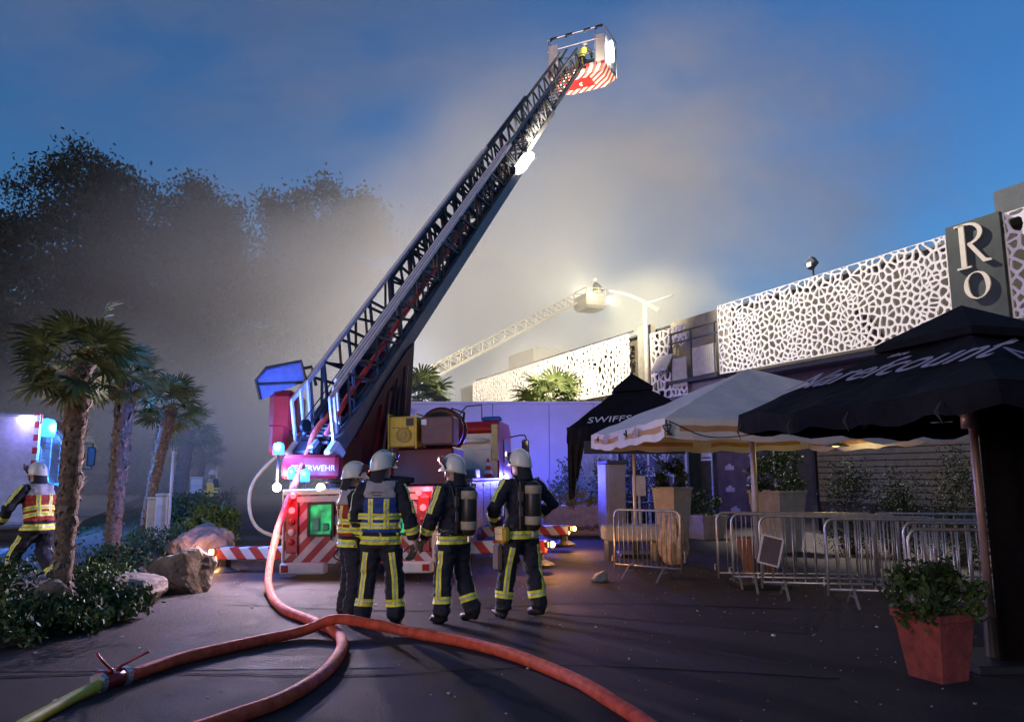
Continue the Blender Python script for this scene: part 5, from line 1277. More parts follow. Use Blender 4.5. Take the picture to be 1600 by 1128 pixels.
# ------------------------------------------------------------------ second ladder in the smoke
T2 = thing('second_ladder_truck', 'second turntable ladder in the smoke with its cage reaching over the club roof', 'fire truck', (-8.2, 41.0, 0), R(-30))
P0, P1 = Vector((-7.3, 41.8, 5.6)), Vector((4.0, 46.0, 12.4))
U2 = (P1 - P0).normalized(); W2 = U2.cross(Vector((0, 0, 1))).normalized(); N2_ = W2.cross(U2); D2 = (P1 - P0).length
def L2(s, w, d): return P0 + U2 * s + W2 * w + N2_ * d
LPALE = mat('ladder_pale', (.26, .25, .22), .5, .2)
def sect2(name, s0, s1, hw, d1):
    g = MB()
    for w in (-hw, hw): g.beam(L2(s0, w, 0), L2(s1, w, 0), .1, .16)
    sec = g.build(name, LPALE, T2, world=True)
    for w in (-hw, hw):
        g = MB(); g.beam(L2(s0, w, d1), L2(s1, w, d1), .06); g.build('handrail', LPALE, sec, world=True)
        n = int((s1 - s0) / .8)
        for k in range(n):
            a = s0 + (s1 - s0) * k / n; b = s0 + (s1 - s0) * (k + 1) / n
            g = MB(); g.beam(L2(a, w, 0), L2((a + b) / 2, w, d1), .05); g.beam(L2((a + b) / 2, w, d1), L2(b, w, 0), .05); g.build('brace', LPALE, sec, world=True)
    s = s0 + .2
    while s < s1:
        g = MB(); g.beam(L2(s, -hw, .02), L2(s, hw, .02), .04); g.build('rung', LPALE, sec, world=True); s += .5
sect2('base_ladder_section', -3.0, 6.0, .45, .7); sect2('fly_ladder_section', 1.0, D2, .33, .58)
g = MB(); b_ = L2(-2.0, 0, 0); 
g.cbox((0, 4, 1.2), (2.5, 9.0, 1.6), .06); g.build('body', DRED, T2)
g = MB(); g.beam(Vector((b_.x, b_.y, 1.6)), L2(-1.2, 0, -.1), .9, .9); g.build('turret', DRED, T2, world=True)
g = MB(); g.cbox((0, 8.6, 1.9), (2.4, 2.0, 2.2), .15); g.build('cab', DRED, T2)
for x, y in ((1.1, 1.2), (-1.1, 1.2), (1.1, 7.6), (-1.1, 7.6)):
    g = MB(); g.lathe([(.28, -.14), (.5, -.12), (.5, .12), (.28, .14)], (x, y, .5), 16, Matrix.Rotation(R(90), 3, 'Y')); g.build('wheel', BLACK, T2, smooth=True)
C2 = P1 + Vector((1.05, .3, .35)); H2 = Vector((.94, .35, 0)); S2_ = Vector((.35, -.94, 0))
def K2(x, y, z): return C2 + H2 * x + S2_ * y + Vector((0, 0, z))
pr2 = [(-.75, -.9), (.6, -.9), (.75, -.6), (.75, .6), (.6, .9), (-.75, .9)]
g = MB(); g.loft([[K2(x * .85, y * .85, -.72) for x, y in pr2], [K2(x, y, -.55) for x, y in pr2], [K2(x, y, -.4) for x, y in pr2]]); c2 = g.build('rescue_cage', LPALE, T2, world=True)
for z in (0, .55):
    g = MB(); q = [K2(x, y, z) for x, y in pr2]; g.tube(q + [q[0]], .035, 6); g.build('cage_rail', LPALE, c2, world=True)
for i, (x, y) in enumerate(pr2):
    g = MB(); g.tube([K2(x, y, -.5), K2(x, y, .55)], .035, 6); g.build('cage_post', LPALE, c2, world=True)
    if i in (1, 2): continue
    a, b2 = pr2[i], pr2[(i + 1) % 6]
    g = MB(); g.add([K2(*a, -.4), K2(*b2, -.4), K2(*b2, .2), K2(*a, .2)], [(0, 1, 2, 3)]); g.build('side_panel', LPALE, c2, world=True)
g = MB(); g.lathe([(.02, -.05), (.22, -.05), (.24, .04), (.02, .07)], K2(.95, .7, -.1), 14, frame((0, 0, 0), (0, 0, 1), S2_, H2).to_3x3()); g.build('cage_flood_lamp', emis('cage2_lens', (1, .98, .8), 30), c2, world=True, smooth=True)
lamp('cage_flood_light', 'SPOT', K2(1.08, .75, -.1), 1600, (1, .95, .5), T2, .1, (10.5, 38, 9), 130, .9)
lamp('base_flood_light', 'SPOT', Vector((-5.0, 40.0, 4.2)), 14000, (.93, .9, 1), T2, .4, (-17, 52, 12), 110, .9)
lamp('smoke_fill_light', 'SPOT', K2(.4, -1.3, .5), 1300, (1, .9, .58), T2, .3, (-2, 66, 24), 160, .6)  # extra spot added to brighten the smoke behind the cage
lamp('cage_back_light', 'POINT', K2(-.2, 1.6, .2), 90, (1, .93, .66), T2, .3)
g = MB(); g.tube([K2(.6, .3, .6), K2(.95, .35, .62)], .06, 8); g.build('water_monitor', BLKM, c2, world=True)
# thrown water jet
j0, j1 = K2(1.0, .35, .62), Vector((8.6, 42.5, 11.2)); g = MB()
pts = [j0.lerp(j1, k / 10) + Vector((0, 0, .25 * math.sin(math.pi * k / 10))) for k in range(11)]
g.tube(pts, [.03 + .012 * k for k in range(11)], 8); o = g.build('water_jet', mat('water_white', (.8, .82, .78), .4), smooth=True); tag(o, 'thin white water jet thrown from the far cage towards the roof', 'water jet')

# ------------------------------------------------------------------ people
NAVY = mat('turnout_navy', (.016, .018, .032), .9, var=.3, scale=9, bump=.25, bscale=90)
TROUS = mat('turnout_trousers', (.018, .019, .033), .9, var=.3, scale=9, bump=.25, bscale=90)
BOOT = mat('boot_black', (.012, .011, .012), .55)
SKIN = mat('skin', (.42, .25, .19), .6)
BANDY = mat('band_yellow', (.92, .92, .06), .5, var=.25, scale=16)
BANDS = mat('band_silver', (.45, .46, .40), .4, var=.1)
HELM = mat('helmet_white', (.66, .66, .60), .28, var=.05)
NECKF = mat('neck_flap', (.02, .02, .03), .9)
VRED = mat('vest_red', (.33, .03, .02), .8, var=.15); VBLUE = mat('vest_blue', (.02, .06, .27), .8, var=.15)
VGREY = mat('vest_grey_panel', (.36, .34, .36), .7); TAN = mat('tank_tan', (.36, .31, .22), .6); GLOVE = mat('glove_tan', (.3, .23, .15), .85, var=.2, bump=.3)
GLOVEB = mat('glove_dark', (.03, .028, .03), .8); VISOR = mat('visor', (.16, .06, .06), .12, spec=.8)

def seg_dist(p, a, b):
    ab = b - a; t = max(0, min(1, (p - a).dot(ab) / max(ab.length_squared, 1e-9))); return (p - (a + ab * t)).length
def remesh(g, vox, name, smooth_it=4):
    me = bpy.data.meshes.new(name); me.from_pydata([tuple(p) for p in g.v], [], g.f)
    o = bpy.data.objects.new(name, me)
    m = o.modifiers.new('r', 'REMESH'); m.mode = 'VOXEL'; m.voxel_size = vox; m.use_smooth_shade = True
    s = o.modifiers.new('s', 'SMOOTH'); s.factor = .5; s.iterations = smooth_it
    out = bake(o); out.name = name
    return out
def ell(g, c, r_, M=None, n=14, m=9):
    rings = []
    for i in range(m + 1):
        a = math.pi * i / m - math.pi / 2; q = max(.02, math.cos(a))
        ring = [Vector((r_[0] * q * math.cos(2 * math.pi * j / n), r_[1] * q * math.sin(2 * math.pi * j / n), r_[2] * math.sin(a))) for j in range(n)]
        if M is not None: ring = [M @ p for p in ring]
        rings.append([p + Vector(c) for p in ring])
    g.loft(rings)
def hand_mesh(name, curl, m):
    """right-ish hand, wrist at origin, fingers towards -z, palm facing +x... five separate bent fingers"""
    g = MB(); ell(g, (0, 0, -.05), (.021, .043, .056)); g.tube([(0, 0, .03), (0, 0, -.03)], [.033, .03], 10)
    for k, (y, Lf) in enumerate(((.032, .075), (.011, .085), (-.011, .08), (-.031, .062))):
        p = Vector((0, y, -.09)); a = 0.15; pts = [p + Vector((0, 0, .03)), p]
        for q in range(3):
            p = p + Vector((math.sin(a), .04 * y / .03 * .2, -math.cos(a))) * Lf / 3; pts.append(p); a += curl * (.9 + .12 * k)
        g.tube(pts, [.012, .0115, .0105, .0095, .008], 7)
    p = Vector((.004, .03, -.03)); g.tube([p, p + Vector((.012, .03, -.025)), p + Vector((.022, .042, -.055)), p + Vector((.03, .04, -.078))], [.014, .0125, .011, .009], 7)
    me = remesh(g, .0055, name, 2); me.materials.append(m); return me
HAND_T = hand_mesh('glove', .35, GLOVE); HAND_D = hand_mesh('glove', .55, GLOVEB); HAND_S = hand_mesh('hand', .5, SKIN)

def person(label, loc, rz, sc=1.0, lean=0.0, arms=None, legs=None, head=(0, 0), vest=None, tank=False, leg_stripe=True, leg_band=True, hands=(HAND_D, HAND_D), detail=True, visor=True, torso_bands=True, group=None, sleeve_stripe=False, flap=True, vstripe_dir=(-.25, -1)):
    t = thing('person', label, 'person', loc, rz, group); t.scale = (sc,) * 3
    ROOTM[t.name] = ROOTM[t.name] @ Matrix.Scale(sc, 4)
    def bend(p):
        p = Vector(p); k = max(0, min(1, (p.z - .84) / .25)); a = -lean * k
        q = p - Vector((0, 0, .9)); return Vector((q.x, q.y * math.cos(a) - q.z * math.sin(a), q.y * math.sin(a) + q.z * math.cos(a))) + Vector((0, 0, .9))
    A = arms or {}
    Ls, Le, Lw = Vector((-.19, 0, 1.415)), Vector(A.get('Le', (-.27, -.03, 1.14))), Vector(A.get('Lw', (-.29, .07, .90)))
    Rs, Re, Rw = Vector((.19, 0, 1.415)), Vector(A.get('Re', (.27, -.03, 1.14))), Vector(A.get('Rw', (.29, .07, .90)))
    Gd = legs or {}
    Lh, Lk, La = Vector((-.095, 0, .88)), Vector(Gd.get('Lk', (-.125, .03, .50))), Vector(Gd.get('La', (-.14, -.02, .09)))
    Rh, Rk, Ra = Vector((.095, 0, .88)), Vector(Gd.get('Rk', (.125, .03, .50))), Vector(Gd.get('Ra', (.14, -.02, .09)))
    g = MB(); rings = []
    for z, rx, ry, cy in ((.80, .165, .12, 0), (.83, .2, .15, 0), (.92, .198, .148, 0), (1.02, .188, .138, .0), (1.14, .185, .135, .0), (1.27, .205, .145, 0), (1.37, .215, .14, -.005), (1.44, .19, .115, -.01), (1.5, .115, .09, -.01), (1.545, .07, .07, 0)):
        rings.append([bend((rx * math.copysign(abs(math.cos(w)) ** .85, math.cos(w)), cy + ry * math.copysign(abs(math.sin(w)) ** .85, math.sin(w)), z)) for w in [2 * math.pi * j / 20 for j in range(20)]])
    g.loft(rings)
    for S, E, Wr in ((Ls, Le, Lw), (Rs, Re, Rw)):
        inn = Vector((S.x * .55, 0, 1.39))
        pts = [bend(p) for p in (inn, S, S.lerp(E, .5), E, E.lerp(Wr, .5), Wr)]
        g.tube(pts, [.09, .096, .086, .078, .074, .066], 12)
    for Hh, Kn, An in ((Lh, Lk, La), (Rh, Rk, Ra)):
        g.tube([Hh + Vector((0, 0, .06)), Hh, Hh.lerp(Kn, .5), Kn, Kn.lerp(An, .5), An + Vector((0, 0, .02)), An - Vector((0, 0, .0))], [.12, .122, .112, .098, .096, .092, .085], 14)
        f = Vector(Gd.get('toe', (0, 1, 0))); b0_ = Vector((An.x, An.y, An.z)) - Vector((0, 0, .03))
        g.tube([b0_ - f * .07 - Vector((0, 0, .005)), b0_ + f * .05 - Vector((0, 0, .01)), b0_ + f * .13 - Vector((0, 0, .018)), b0_ + f * .19 - Vector((0, 0, .022))], [.045, .055, .05, .03], 10, flat=.85)
    HM = Matrix.Rotation(head[0], 3, 'Z') @ Matrix.Rotation(head[1], 3, 'X'); hc = bend((0, .02, 1.655)); nk = bend((0, 0, 1.5))
    g.tube([nk, hc - Vector((0, 0, .06))], [.07, .062], 12)
    ell(g, hc, (.076, .095, .118), HM); ell(g, hc + HM @ Vector((0, .07, -.07)), (.045, .035, .04), HM)
    g.tube([hc + HM @ Vector((0, .088, .015)), hc + HM @ Vector((0, .118, -.025)), hc + HM @ Vector((0, .09, -.035))], [.01, .016, .012], 6)
    for s in (-1, 1): ell(g, hc + HM @ Vector((s * .078, -.005, -.01)), (.012, .022, .032), HM, 8, 6)
    ell(g, hc + HM @ Vector((0, .096, -.06)), (.024, .01, .012), HM, 8, 6)
    me = remesh(g, .0165 if detail else .03, 'body', 5)
    nrms = [v.normal.copy() for v in me.vertices]
    for v in me.vertices:
        if v.co.z < 1.48:
            k = .016 * noise.noise(v.co * 8 + Vector((loc[0] * 7, 0, 0))) + .017 * noise.noise(Vector((v.co.x * 9, v.co.y * 9, v.co.z * 20 + loc[0] * 3))) + .008 * noise.noise(v.co * 24)
            v.co += nrms[v.index] * k
    for m_ in (NAVY, TROUS, BOOT, SKIN): me.materials.append(m_)
    zneck = bend((0, 0, 1.53)).z
    for p in me.polygons:
        z = p.center.z
        p.material_index = 2 if z < .12 else (1 if z < .84 else (3 if z > zneck and (p.center - hc).length < .2 else 0)); p.use_smooth = True
    body = bpy.data.objects.new('body', me); COL.objects.link(body); body.parent = t; ROOTM[body.name] = ROOTM[t.name]
    bv = BVHTree.FromPolygons([v.co for v in me.vertices], [tuple(p.vertices) for p in me.polygons])
    def cast(c, d, off=.007):
        h = bv.ray_cast(c, d, .6)
        return (h[0] + d * off) if h[0] is not None else None
    def ring(c, axis, width, mats_=(BANDY, BANDS), n=26, name='reflective_band', off=.008, span=None):
        axis = Vector(axis).normalized(); c = Vector(c); a = axis.orthogonal().normalized(); b = axis.cross(a)
        if span: a = Vector(span[0]); a = (a - a.dot(axis) * axis).normalized(); b = axis.cross(a)
        w0, w1 = (0, 2 * math.pi) if not span else (-span[1], span[1])
        g = MB(); rows = []
        cols = [w0 + (w1 - w0) * j / n for j in range(n + (1 if span else 0))]
        for k in (-.5, -.13, .13, .5):
            row_ = []
            for w in cols:
                d = a * math.cos(w) + b * math.sin(w); h = cast(c + axis * width * k, d, off); row_.append(h if h is not None else c + axis * width * k + d * .1)
            rows.append(row_)
        o = 0; N_ = len(cols)
        for r_ in rows: g.v += r_
        for i in range(3):
            for j in range(N_ if not span else N_ - 1):
                j2 = (j + 1) % N_; g.f.append([i * N_ + j, i * N_ + j2, (i + 1) * N_ + j2, (i + 1) * N_ + j]); g.mi.append(1 if i == 1 else 0)
        return g.build(name, list(mats_), t)
    def strip(cs, d, width, mats_=(BANDY, BANDS), name='reflective_stripe', off=.008):
        g = MB(); rows = []; d = Vector(d).normalized()
        for i, c in enumerate(cs):
            c = Vector(c); tn = (Vector(cs[min(i + 1, len(cs) - 1)]) - Vector(cs[max(i - 1, 0)])).normalized(); s = tn.cross(d).normalized()
            dd = s.cross(tn).normalized(); dd = dd if dd.dot(d) > 0 else -dd
            r_ = []
            for k in (-.5, -.17, .17, .5):
                h = cast(c + s * width * k, dd, off); r_.append(h)
            if all(x is not None for x in r_): rows.append(r_)
        for r_ in rows: g.v += r_
        for i in range(len(rows) - 1):
            for k in range(3): g.f.append([4 * i + k, 4 * i + k + 1, 4 * i + 5 + k, 4 * i + 4 + k]); g.mi.append(1 if k == 1 else 0)
        if rows: return g.build(name, list(mats_), t)
    up = (bend((0, 0, 1.3)) - bend((0, 0, 1.0))).normalized()
    if torso_bands: ring(bend((0, 0, .885)), (0, 0, 1), .085)
    for E, Wr in ((Le, Lw), (Re, Rw)):
        a, b = bend(E), bend(Wr); ring(a.lerp(b, .62), b - a, .075, n=18)
    if sleeve_stripe:
        for S, E, dx in ((Ls, Le, -1), (Rs, Re, 1)):
            a, b = bend(S), bend(E); strip([a.lerp(b, k / 10) for k in range(-1, 11)], (dx, -.35, .2), .055)
    if leg_band:
        for Kn, An in ((Lk, La), (Rk, Ra)): ring(Kn.lerp(An, .62), Kn - An, .075, n=20)
    if leg_stripe:
        for Hh, Kn, An, sx in ((Lh, Lk, La, -1), (Rh, Rk, Ra, 1)):
            cs = [Hh.lerp(Kn, k / 10) for k in range(3, 11)] + [Kn.lerp(An, k / 10) for k in range(1, 8)]
            strip(cs, (sx * abs(vstripe_dir[0]) if vstripe_dir[0] < 0 else vstripe_dir[0], vstripe_dir[1], 0), .062)
    if vest:
        segs = [(bend(Ls), bend(Le)), (bend(Le), bend(Lw)), (bend(Rs), bend(Re)), (bend(Re), bend(Rw))]
        zl, zh = bend((0, 0, .97)).z, bend((0, 0, 1.49)).z
        g = MB(); mp = {}
        for p in me.polygons:
            c = p.center
            if not (zl < c.z < zh) or (c - hc).length < .16: continue
            if abs(c.x) > .135 and min(seg_dist(c, a, b) for a, b in segs) < .105 and abs(c.x) > .15: continue
            idx = []
            for i in p.vertices:
                if i not in mp: mp[i] = len(g.v); g.v.append(me.vertices[i].co + nrms[i] * .014)
                idx.append(mp[i])
            g.f.append(idx); zt = bend((0, 0, 1.335)).z
            g.mi.append(1 if c.z > zt else 0)
        vo = g.build('vest', [vest, VGREY], t, smooth=True)
        md = vo.modifiers.new('thickness', 'SOLIDIFY'); md.thickness = .006
        for z in (1.13, 1.035): ring(bend((0, 0, z)), up, .062, name='vest_band', off=.019, n=34)
        for x in (-.085, .085): strip([bend((x, 0, 1.0 + .035 * k)) for k in range(10)], (0, -1, 0), .055, name='vest_stripe', off=.020); 
        for x in (-.085, .085): strip([bend((x, 0, 1.0 + .035 * k)) for k in range(10)], (0, 1, 0), .055, name='vest_stripe', off=.020)
        if vest is VBLUE:
            c = bend((-.02, -.155, 1.40)); g = MB()
            for k, w in enumerate((.12, .09)): g.box(c + Vector((0, -.012, -.02 - .03 * k)), (w, .006, .012))
            g.build('vest_print', mat('print_dark', (.12, .11, .14), .8), t)
    # helmet
    Hm = frame(hc, HM @ Vector((1, 0, 0)), HM @ Vector((0, 1, 0)), HM @ Vector((0, 0, 1)))
    def hb(g, name, m_, sm=True):
        g.v = [Hm @ p for p in g.v]; return g.build(name, m_, t, smooth=sm)
    g = MB(); n = 24; rings = []
    for zz, q in ((-.02, 1.07), (.0, 1.03), (.03, 1.0), (.07, .95), (.105, .84), (.132, .66), (.15, .42), (.157, .18), (.158, .02)):
        rr = []
        for j in range(n):
            w = 2 * math.pi * j / n; cx, sy = math.cos(w), math.sin(w)
            drop = (-.035 * max(0, -sy) ** 1.2 if zz < .01 else 0)
            br = (.035 * max(0, sy) ** 3 if zz < .01 else 0)
            rr.append(Vector((.118 * q * cx, (.142 * q + br) * sy - .008, zz + drop)))
        rings.append(rr)
    g.loft(rings); hel = hb(g, 'helmet', HELM)
    g = MB(); g.tube([Vector((0, -.155 * math.cos(a) , .02 + .152 * math.sin(a))) for a in [R(10 + 16 * k) for k in range(11)]], .008, 6); g.v = [Hm @ p for p in g.v]; g.build('helmet_ridge', HELM, hel, smooth=True)
    if detail:
        if flap:
            g = MB(); n2 = 14
            for k in range(n2 + 1):
                w = R(205 + 130 * k / n2); 
                for zz, q in ((-.03, 1.0), (-.1, 1.06), (-.18, 1.15)): g.v.append(Vector((.112 * q * math.cos(w), .13 * q * math.sin(w) - .005, zz)))
            for k in range(n2):
                for q in (0, 1): g.f.append([3 * k + q, 3 * k + 3 + q, 3 * k + 4 + q, 3 * k + 1 + q]); g.mi.append(0)
            fo = hb(g, 'neck_flap', NECKF)
        if visor:
            g = MB(); n2 = 12
            for k in range(n2 + 1):
                w = R(15 + 150 * k / n2)
                for zz, q in ((.05, 1.08), (.10, 1.22), (.145, 1.22)): g.v.append(Vector((.125 * q * math.cos(w), .145 * q * math.sin(w), zz)))
            for k in range(n2):
                for q in (0, 1): g.f.append([3 * k + q, 3 * k + 3 + q, 3 * k + 4 + q, 3 * k + 1 + q]); g.mi.append(0)
            hb(g, 'visor', VISOR)
            for s in (-1, 1):
                g = MB(); g.tube([Vector((s * .118, .03, .0)), Vector((s * .13, .05, .05)), Vector((s * .12, .1, .08))], .012, 6); hb(g, 'visor_hinge', BLKM)
        for s in (-1, 1):
            g = MB(); g.tube([Vector((s * .1, .03, -.02)), Vector((s * .085, .05, -.09)), Vector((s * .04, .07, -.125)), Vector((0, .075, -.13))], .007, 5); hb(g, 'chin_strap', BLKM)
            g = MB(); ell(g, (s * .031, .083, .012), (.013, .009, .008)); hb(g, 'eye', BLKM)
    if tank:
        ax0, ax1 = bend((.0, -.245, .93)), bend((.0, -.245, 1.47)); d = (ax1 - ax0).normalized(); Lt = (ax1 - ax0).length
        Mr = d.to_track_quat('Z', 'Y').to_matrix()
        g = MB(); g.lathe([(.02, 0), (.06, .015), (.086, .06), (.088, Lt - .07), (.065, Lt - .02), (.02, Lt)], ax0, 18, Mr); tk = g.build('air_cylinder', BLKM, t, smooth=True)
        for z in (.07, .4): 
            g = MB(); g.lathe([(.088, 0), (.0915, .005), (.0915, .085), (.088, .09)], ax0 + d * z, 18, Mr); g.build('cylinder_band', TAN, tk, smooth=True)
        g = MB(); g.tube([ax0, ax0 - d * .06], .024, 8); g.cbox(ax0 - d * .05 + Vector((.03, 0, 0)), (.08, .04, .04), .01); g.build('valve', SILV, tk)
        g = MB(); g.tube([ax0 - d * .03 + Vector((.05, 0, 0)), ax0 - d * .05 + Vector((.1, .05, .02))], .012, 6); g.build('gauge', WHITE, tk)
        g = MB(); g.cbox(bend((0, -.158, 1.2)), (.26, .03, .52), .02, Matrix.Rotation(lean * -1, 3, 'X')); g.build('back_plate', BLKM, t)
        for x in (-.12, .12):
            pts = [cast(bend((x, 0, z)), Vector((0, -1, .15)).normalized(), .012) for z in (1.12, 1.25, 1.36)] + [cast(bend((x, 0, 1.36)), Vector((0, -.3, 1)).normalized(), .012)] + [cast(bend((x, 0, z)), Vector((0, 1, .1)).normalized(), .012) for z in (1.36, 1.2, 1.02)]
            pts = [p for p in pts if p is not None]
            if len(pts) > 2: g = MB(); g.tube(smooth_path(pts, 4), .022, 6, flat=.45); g.build('shoulder_strap', BLKM, t, smooth=True)
        ring(bend((0, 0, .97)), up, .05, (BLKM, BLKM), name='waist_belt', off=.012)
        pts = [bend((.06, -.2, 1.44)), bend((.16, -.12, 1.5)), bend((.17, .05, 1.45)), bend((.1, .15, 1.3))]
        g = MB(); g.tube(smooth_path(pts, 6), .012, 6); g.build('air_tube', BLACK, t, smooth=True)
        g = MB(); g.cbox(bend((-.11, -.165, 1.3)), (.07, .02, .12), .01); g.cbox(bend((-.11, -.165, 1.14)), (.055, .02, .12), .01); g.build('harness_pad', mat('pad_grey', (.13, .11, .12), .8), t)
    for (E, Wr, hm, s) in ((Le, Lw, hands[0], -1), (Re, Rw, hands[1], 1)):
        if hm is None: continue
        a, b = bend(E), bend(Wr); d = (b - a).normalized(); f = Vector((0, 1, .15)); f = (f - f.dot(d) * d).normalized(); px = f.cross(-d) 
        o = bpy.data.objects.new('hand', hm); COL.objects.link(o); o.parent = t
        xx = -s * px if False else px * (-s)
        Mh = frame(b + d * .01, (1, 0, 0), (0, 1, 0), (0, 0, 1))
        z_ = -d; y_ = f; x_ = y_.cross(z_)
        Mh = frame(b + d * .012, x_, y_, z_)
        if s > 0: Mh = Mh @ Matrix.Scale(-1, 4, (1, 0, 0))
        o.matrix_local = Mh
    return t

p2 = person('firefighter in blue vest with grey shoulder panel seen from behind, arms hanging', (-1.43, 8.28, 0), R(-4), 1.03, arms={'Le': (-.275, -.02, 1.15), 'Lw': (-.27, .06, .91), 'Re': (.29, -.02, 1.14), 'Rw': (.345, .06, .90)}, legs={'Lk': (-.14, .02, .5), 'La': (-.17, -.02, .09), 'Rk': (.15, .02, .5), 'Ra': (.175, .0, .09)}, head=(R(-38), 0), vest=VBLUE, hands=(HAND_D, HAND_S), sleeve_stripe=True)
p1 = person('firefighter in red vest and plain dark trousers standing close to the blue-vested one', (-1.83, 8.62, 0), R(-62), .965, arms={'Le': (-.3, .08, 1.16), 'Lw': (-.16, .25, 1.08), 'Re': (.27, .03, 1.15), 'Rw': (.2, .22, 1.0)}, head=(R(-5), R(-6)), vest=VRED, leg_stripe=False, leg_band=False, hands=(HAND_S, HAND_D), sleeve_stripe=True)
p3 = person('firefighter with air cylinder holding tan gloves, facing the truck', (-.66, 8.55, 0), R(48), 1.01, arms={'Le': (-.30, .02, 1.15), 'Lw': (-.30, .16, .90), 'Re': (.27, .03, 1.15), 'Rw': (.26, .14, .92)}, legs={'Lk': (-.13, .03, .5), 'La': (-.16, .0, .09), 'Rk': (.13, .0, .5), 'Ra': (.17, -.14, .09)}, head=(R(20), 0), tank=True, hands=(HAND_T, HAND_D), sleeve_stripe=True, vstripe_dir=(-1, -.35))
p4 = person('firefighter with air cylinder and yellow hip pouch beside the outrigger lamps', (.10, 8.82, 0), R(34), 1.05, arms={'Le': (-.36, -.04, 1.2), 'Lw': (-.27, .16, 1.04), 'Re': (.40, -.08, 1.2), 'Rw': (.25, .14, 1.08)}, legs={'Lk': (-.14, .06, .5), 'La': (-.2, .06, .09), 'Rk': (.15, -.02, .5), 'Ra': (.19, -.08, .09)}, head=(R(12), R(-4)), tank=True, sleeve_stripe=True, vstripe_dir=(-.5, -1))
p5 = person('firefighter in red vest walking towards the parked engine behind the nearest palm', (-6.72, 10.75, 0), R(62), 1.0, lean=.22, arms={'Le': (-.36, .1, 1.18), 'Lw': (-.36, .32, 1.0), 'Re': (.28, .1, 1.16), 'Rw': (.26, .3, 1.0)}, legs={'Lk': (-.14, .28, .52), 'La': (-.16, .36, .1), 'Rk': (.12, .04, .5), 'Ra': (.13, -.32, .13)}, head=(R(10), R(-8)), vest=VRED, sleeve_stripe=True, vstripe_dir=(-1, -.3))
p6 = person('distant firefighter in yellow vest standing beside the bed', (-11.2, 28.0, 0), R(150), 1.0, vest=BANDY, detail=False, visor=False)
pc7 = K(.0, -.12, KZ0 + .12)
p7 = person('firefighter with yellow gear crouching in the raised rescue cage', tuple(pc7), R(-50), .78, lean=.35, vest=BANDY, detail=False, visor=False, arms={'Le': (-.34, .2, 1.2), 'Lw': (-.2, .4, 1.2), 'Re': (.34, .2, 1.2), 'Rw': (.2, .4, 1.2)})
pc8 = K2(.3, .1, -.4)
p8 = person('firefighter working the water jet in the far smoke-wrapped cage', tuple(pc8), R(-70), 1.0, detail=False, visor=False, arms={'Le': (-.3, .2, 1.2), 'Lw': (-.15, .42, 1.15), 'Re': (.3, .2, 1.2), 'Rw': (.15, .42, 1.15)})
# spare gloves held by the third firefighter, pouch on the fourth
o = bpy.data.objects.new('spare_glove', HAND_T); COL.objects.link(o); Mp = ROOTM[p3.name]
o.matrix_world = Mp @ frame((-.33, .25, .84), (0, 1, 0), (-1, 0, 0), (0, 0, 1)) @ Matrix.Rotation(R(25), 4, 'X') @ Matrix.Scale(1.25, 4)
tag(o, 'spare tan work glove dangling from the hand of the firefighter facing the truck', 'glove')
g = MB(); g.cbox((-.255, -.02, .89), (.1, .2, .17), .03); g.cbox((-.30, -.02, .93), (.02, .16, .07), .008); g.build('hip_pouch', mat('pouch_yellow', (.55, .36, .04), .7), p4)
g = MB(); g.cbox((-.24, .09, .64), (.07, .16, .3), .03); g.build('tool_bag', mat('bag_brown', (.09, .06, .05), .8), p4)

bpy.data.scenes.remove(TMPS)

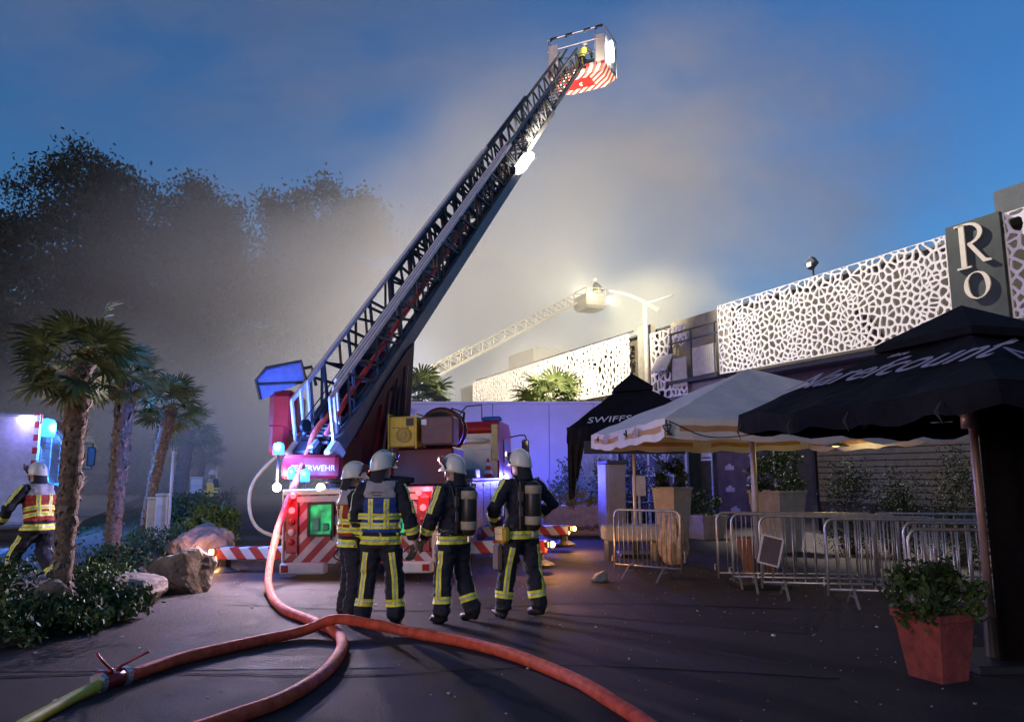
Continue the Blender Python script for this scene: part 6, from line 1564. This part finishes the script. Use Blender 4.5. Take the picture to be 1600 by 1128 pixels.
# ------------------------------------------------------------------ smoke and haze
def smoke_mat(name, dens, color, scale, thr, seed, soft=.28, aniso=.15):
    m = bpy.data.materials.new(name); m.use_nodes = True; t = m.node_tree
    t.nodes.remove(t.nodes['Principled BSDF']); out = t.nodes['Material Output']
    v = t.nodes.new('ShaderNodeVolumePrincipled'); v.inputs['Color'].default_value = (*color, 1); v.inputs['Anisotropy'].default_value = aniso
    tc = t.nodes.new('ShaderNodeTexCoord')
    n = t.nodes.new('ShaderNodeTexNoise'); n.noise_dimensions = '4D'; n.inputs['W'].default_value = seed; n.inputs['Scale'].default_value = scale
    n.inputs['Detail'].default_value = 2.5; n.inputs['Roughness'].default_value = .52; n.inputs['Distortion'].default_value = .5
    t.links.new(tc.outputs['Object'], n.inputs['Vector'])
    ln = t.nodes.new('ShaderNodeVectorMath'); ln.operation = 'LENGTH'; t.links.new(tc.outputs['Object'], ln.inputs[0])
    fall = t.nodes.new('ShaderNodeMapRange'); fall.interpolation_type = 'SMOOTHSTEP'
    fall.inputs['From Min'].default_value = 1.0; fall.inputs['From Max'].default_value = .25; fall.inputs['To Min'].default_value = 0; fall.inputs['To Max'].default_value = 1
    t.links.new(ln.outputs['Value'], fall.inputs['Value'])
    mr = t.nodes.new('ShaderNodeMapRange'); mr.interpolation_type = 'SMOOTHSTEP'; mr.inputs['From Min'].default_value = thr; mr.inputs['From Max'].default_value = thr + soft
    t.links.new(n.outputs['Fac'], mr.inputs['Value'])
    mu = t.nodes.new('ShaderNodeMath'); mu.operation = 'MULTIPLY'; t.links.new(mr.outputs['Result'], mu.inputs[0]); t.links.new(fall.outputs['Result'], mu.inputs[1])
    m2 = t.nodes.new('ShaderNodeMath'); m2.operation = 'MULTIPLY'; m2.inputs[1].default_value = dens; t.links.new(mu.outputs[0], m2.inputs[0])
    t.links.new(m2.outputs[0], v.inputs['Density']); t.links.new(v.outputs[0], out.inputs['Volume'])
    return m
def puff(c, r_, dens, label, color=(.97, .96, .94), scale=1.6, thr=.36, seed=0.0, soft=.3, rot=(0, 0, 0)):
    b = bmesh.new(); bmesh.ops.create_icosphere(b, subdivisions=3, radius=1); me = bpy.data.meshes.new('smoke'); b.to_mesh(me); b.free()
    me.materials.append(smoke_mat('smoke_volume', dens, color, scale, thr, seed, soft))
    o = bpy.data.objects.new('smoke', me); COL.objects.link(o); o.location = c; o.scale = r_; o.rotation_euler = rot
    tag(o, label, 'smoke'); kind(o, 'stuff'); return o
puff((2, 50, 15), (30, 9, 26), .2, 'dense pale smoke rolling up behind the ladder and over the club roof', scale=2.0, seed=1.3, thr=.34, soft=.26)
puff((-19, 51, 13), (25, 8, 17), .05, 'grey smoke drifting in front of the tall trees', scale=1.7, seed=4.1, thr=.24, soft=.4)
puff((-17, 38, 3), (20, 11, 8), .06, 'low dusk mist over the road beyond the palms', scale=1.2, seed=6.4, thr=.2, soft=.4)
puff((-22, 56, 40), (36, 10, 17), .10, 'thin grey smoke spread high over the trees', color=(.86, .92, .98), scale=2.6, seed=7.7, thr=.42, soft=.22)
puff((16, 52, 26), (22, 9, 15), .16, 'thin smoke drifting above the lattice screens', color=(.95, .94, .94), scale=2.4, seed=9.2, thr=.4, soft=.24)
puff((9.5, 41, 9.5), (7, 5, 5), .3, 'bright smoke cloud lit by the far cage lamp', scale=1.4, seed=2.2, thr=.33)
puff((-7.0, 24.0, 2.4), (8.0, 7.0, 3.8), .045, 'low smoke hanging left of the truck, tinted by blue beacons', scale=1.3, seed=5.5, thr=.3)
puff((2.2, 36.5, 5.5), (7, 5.5, 4.5), .14, 'low smoke veiling the far lattice screen', scale=1.5, seed=3.3, thr=.3)
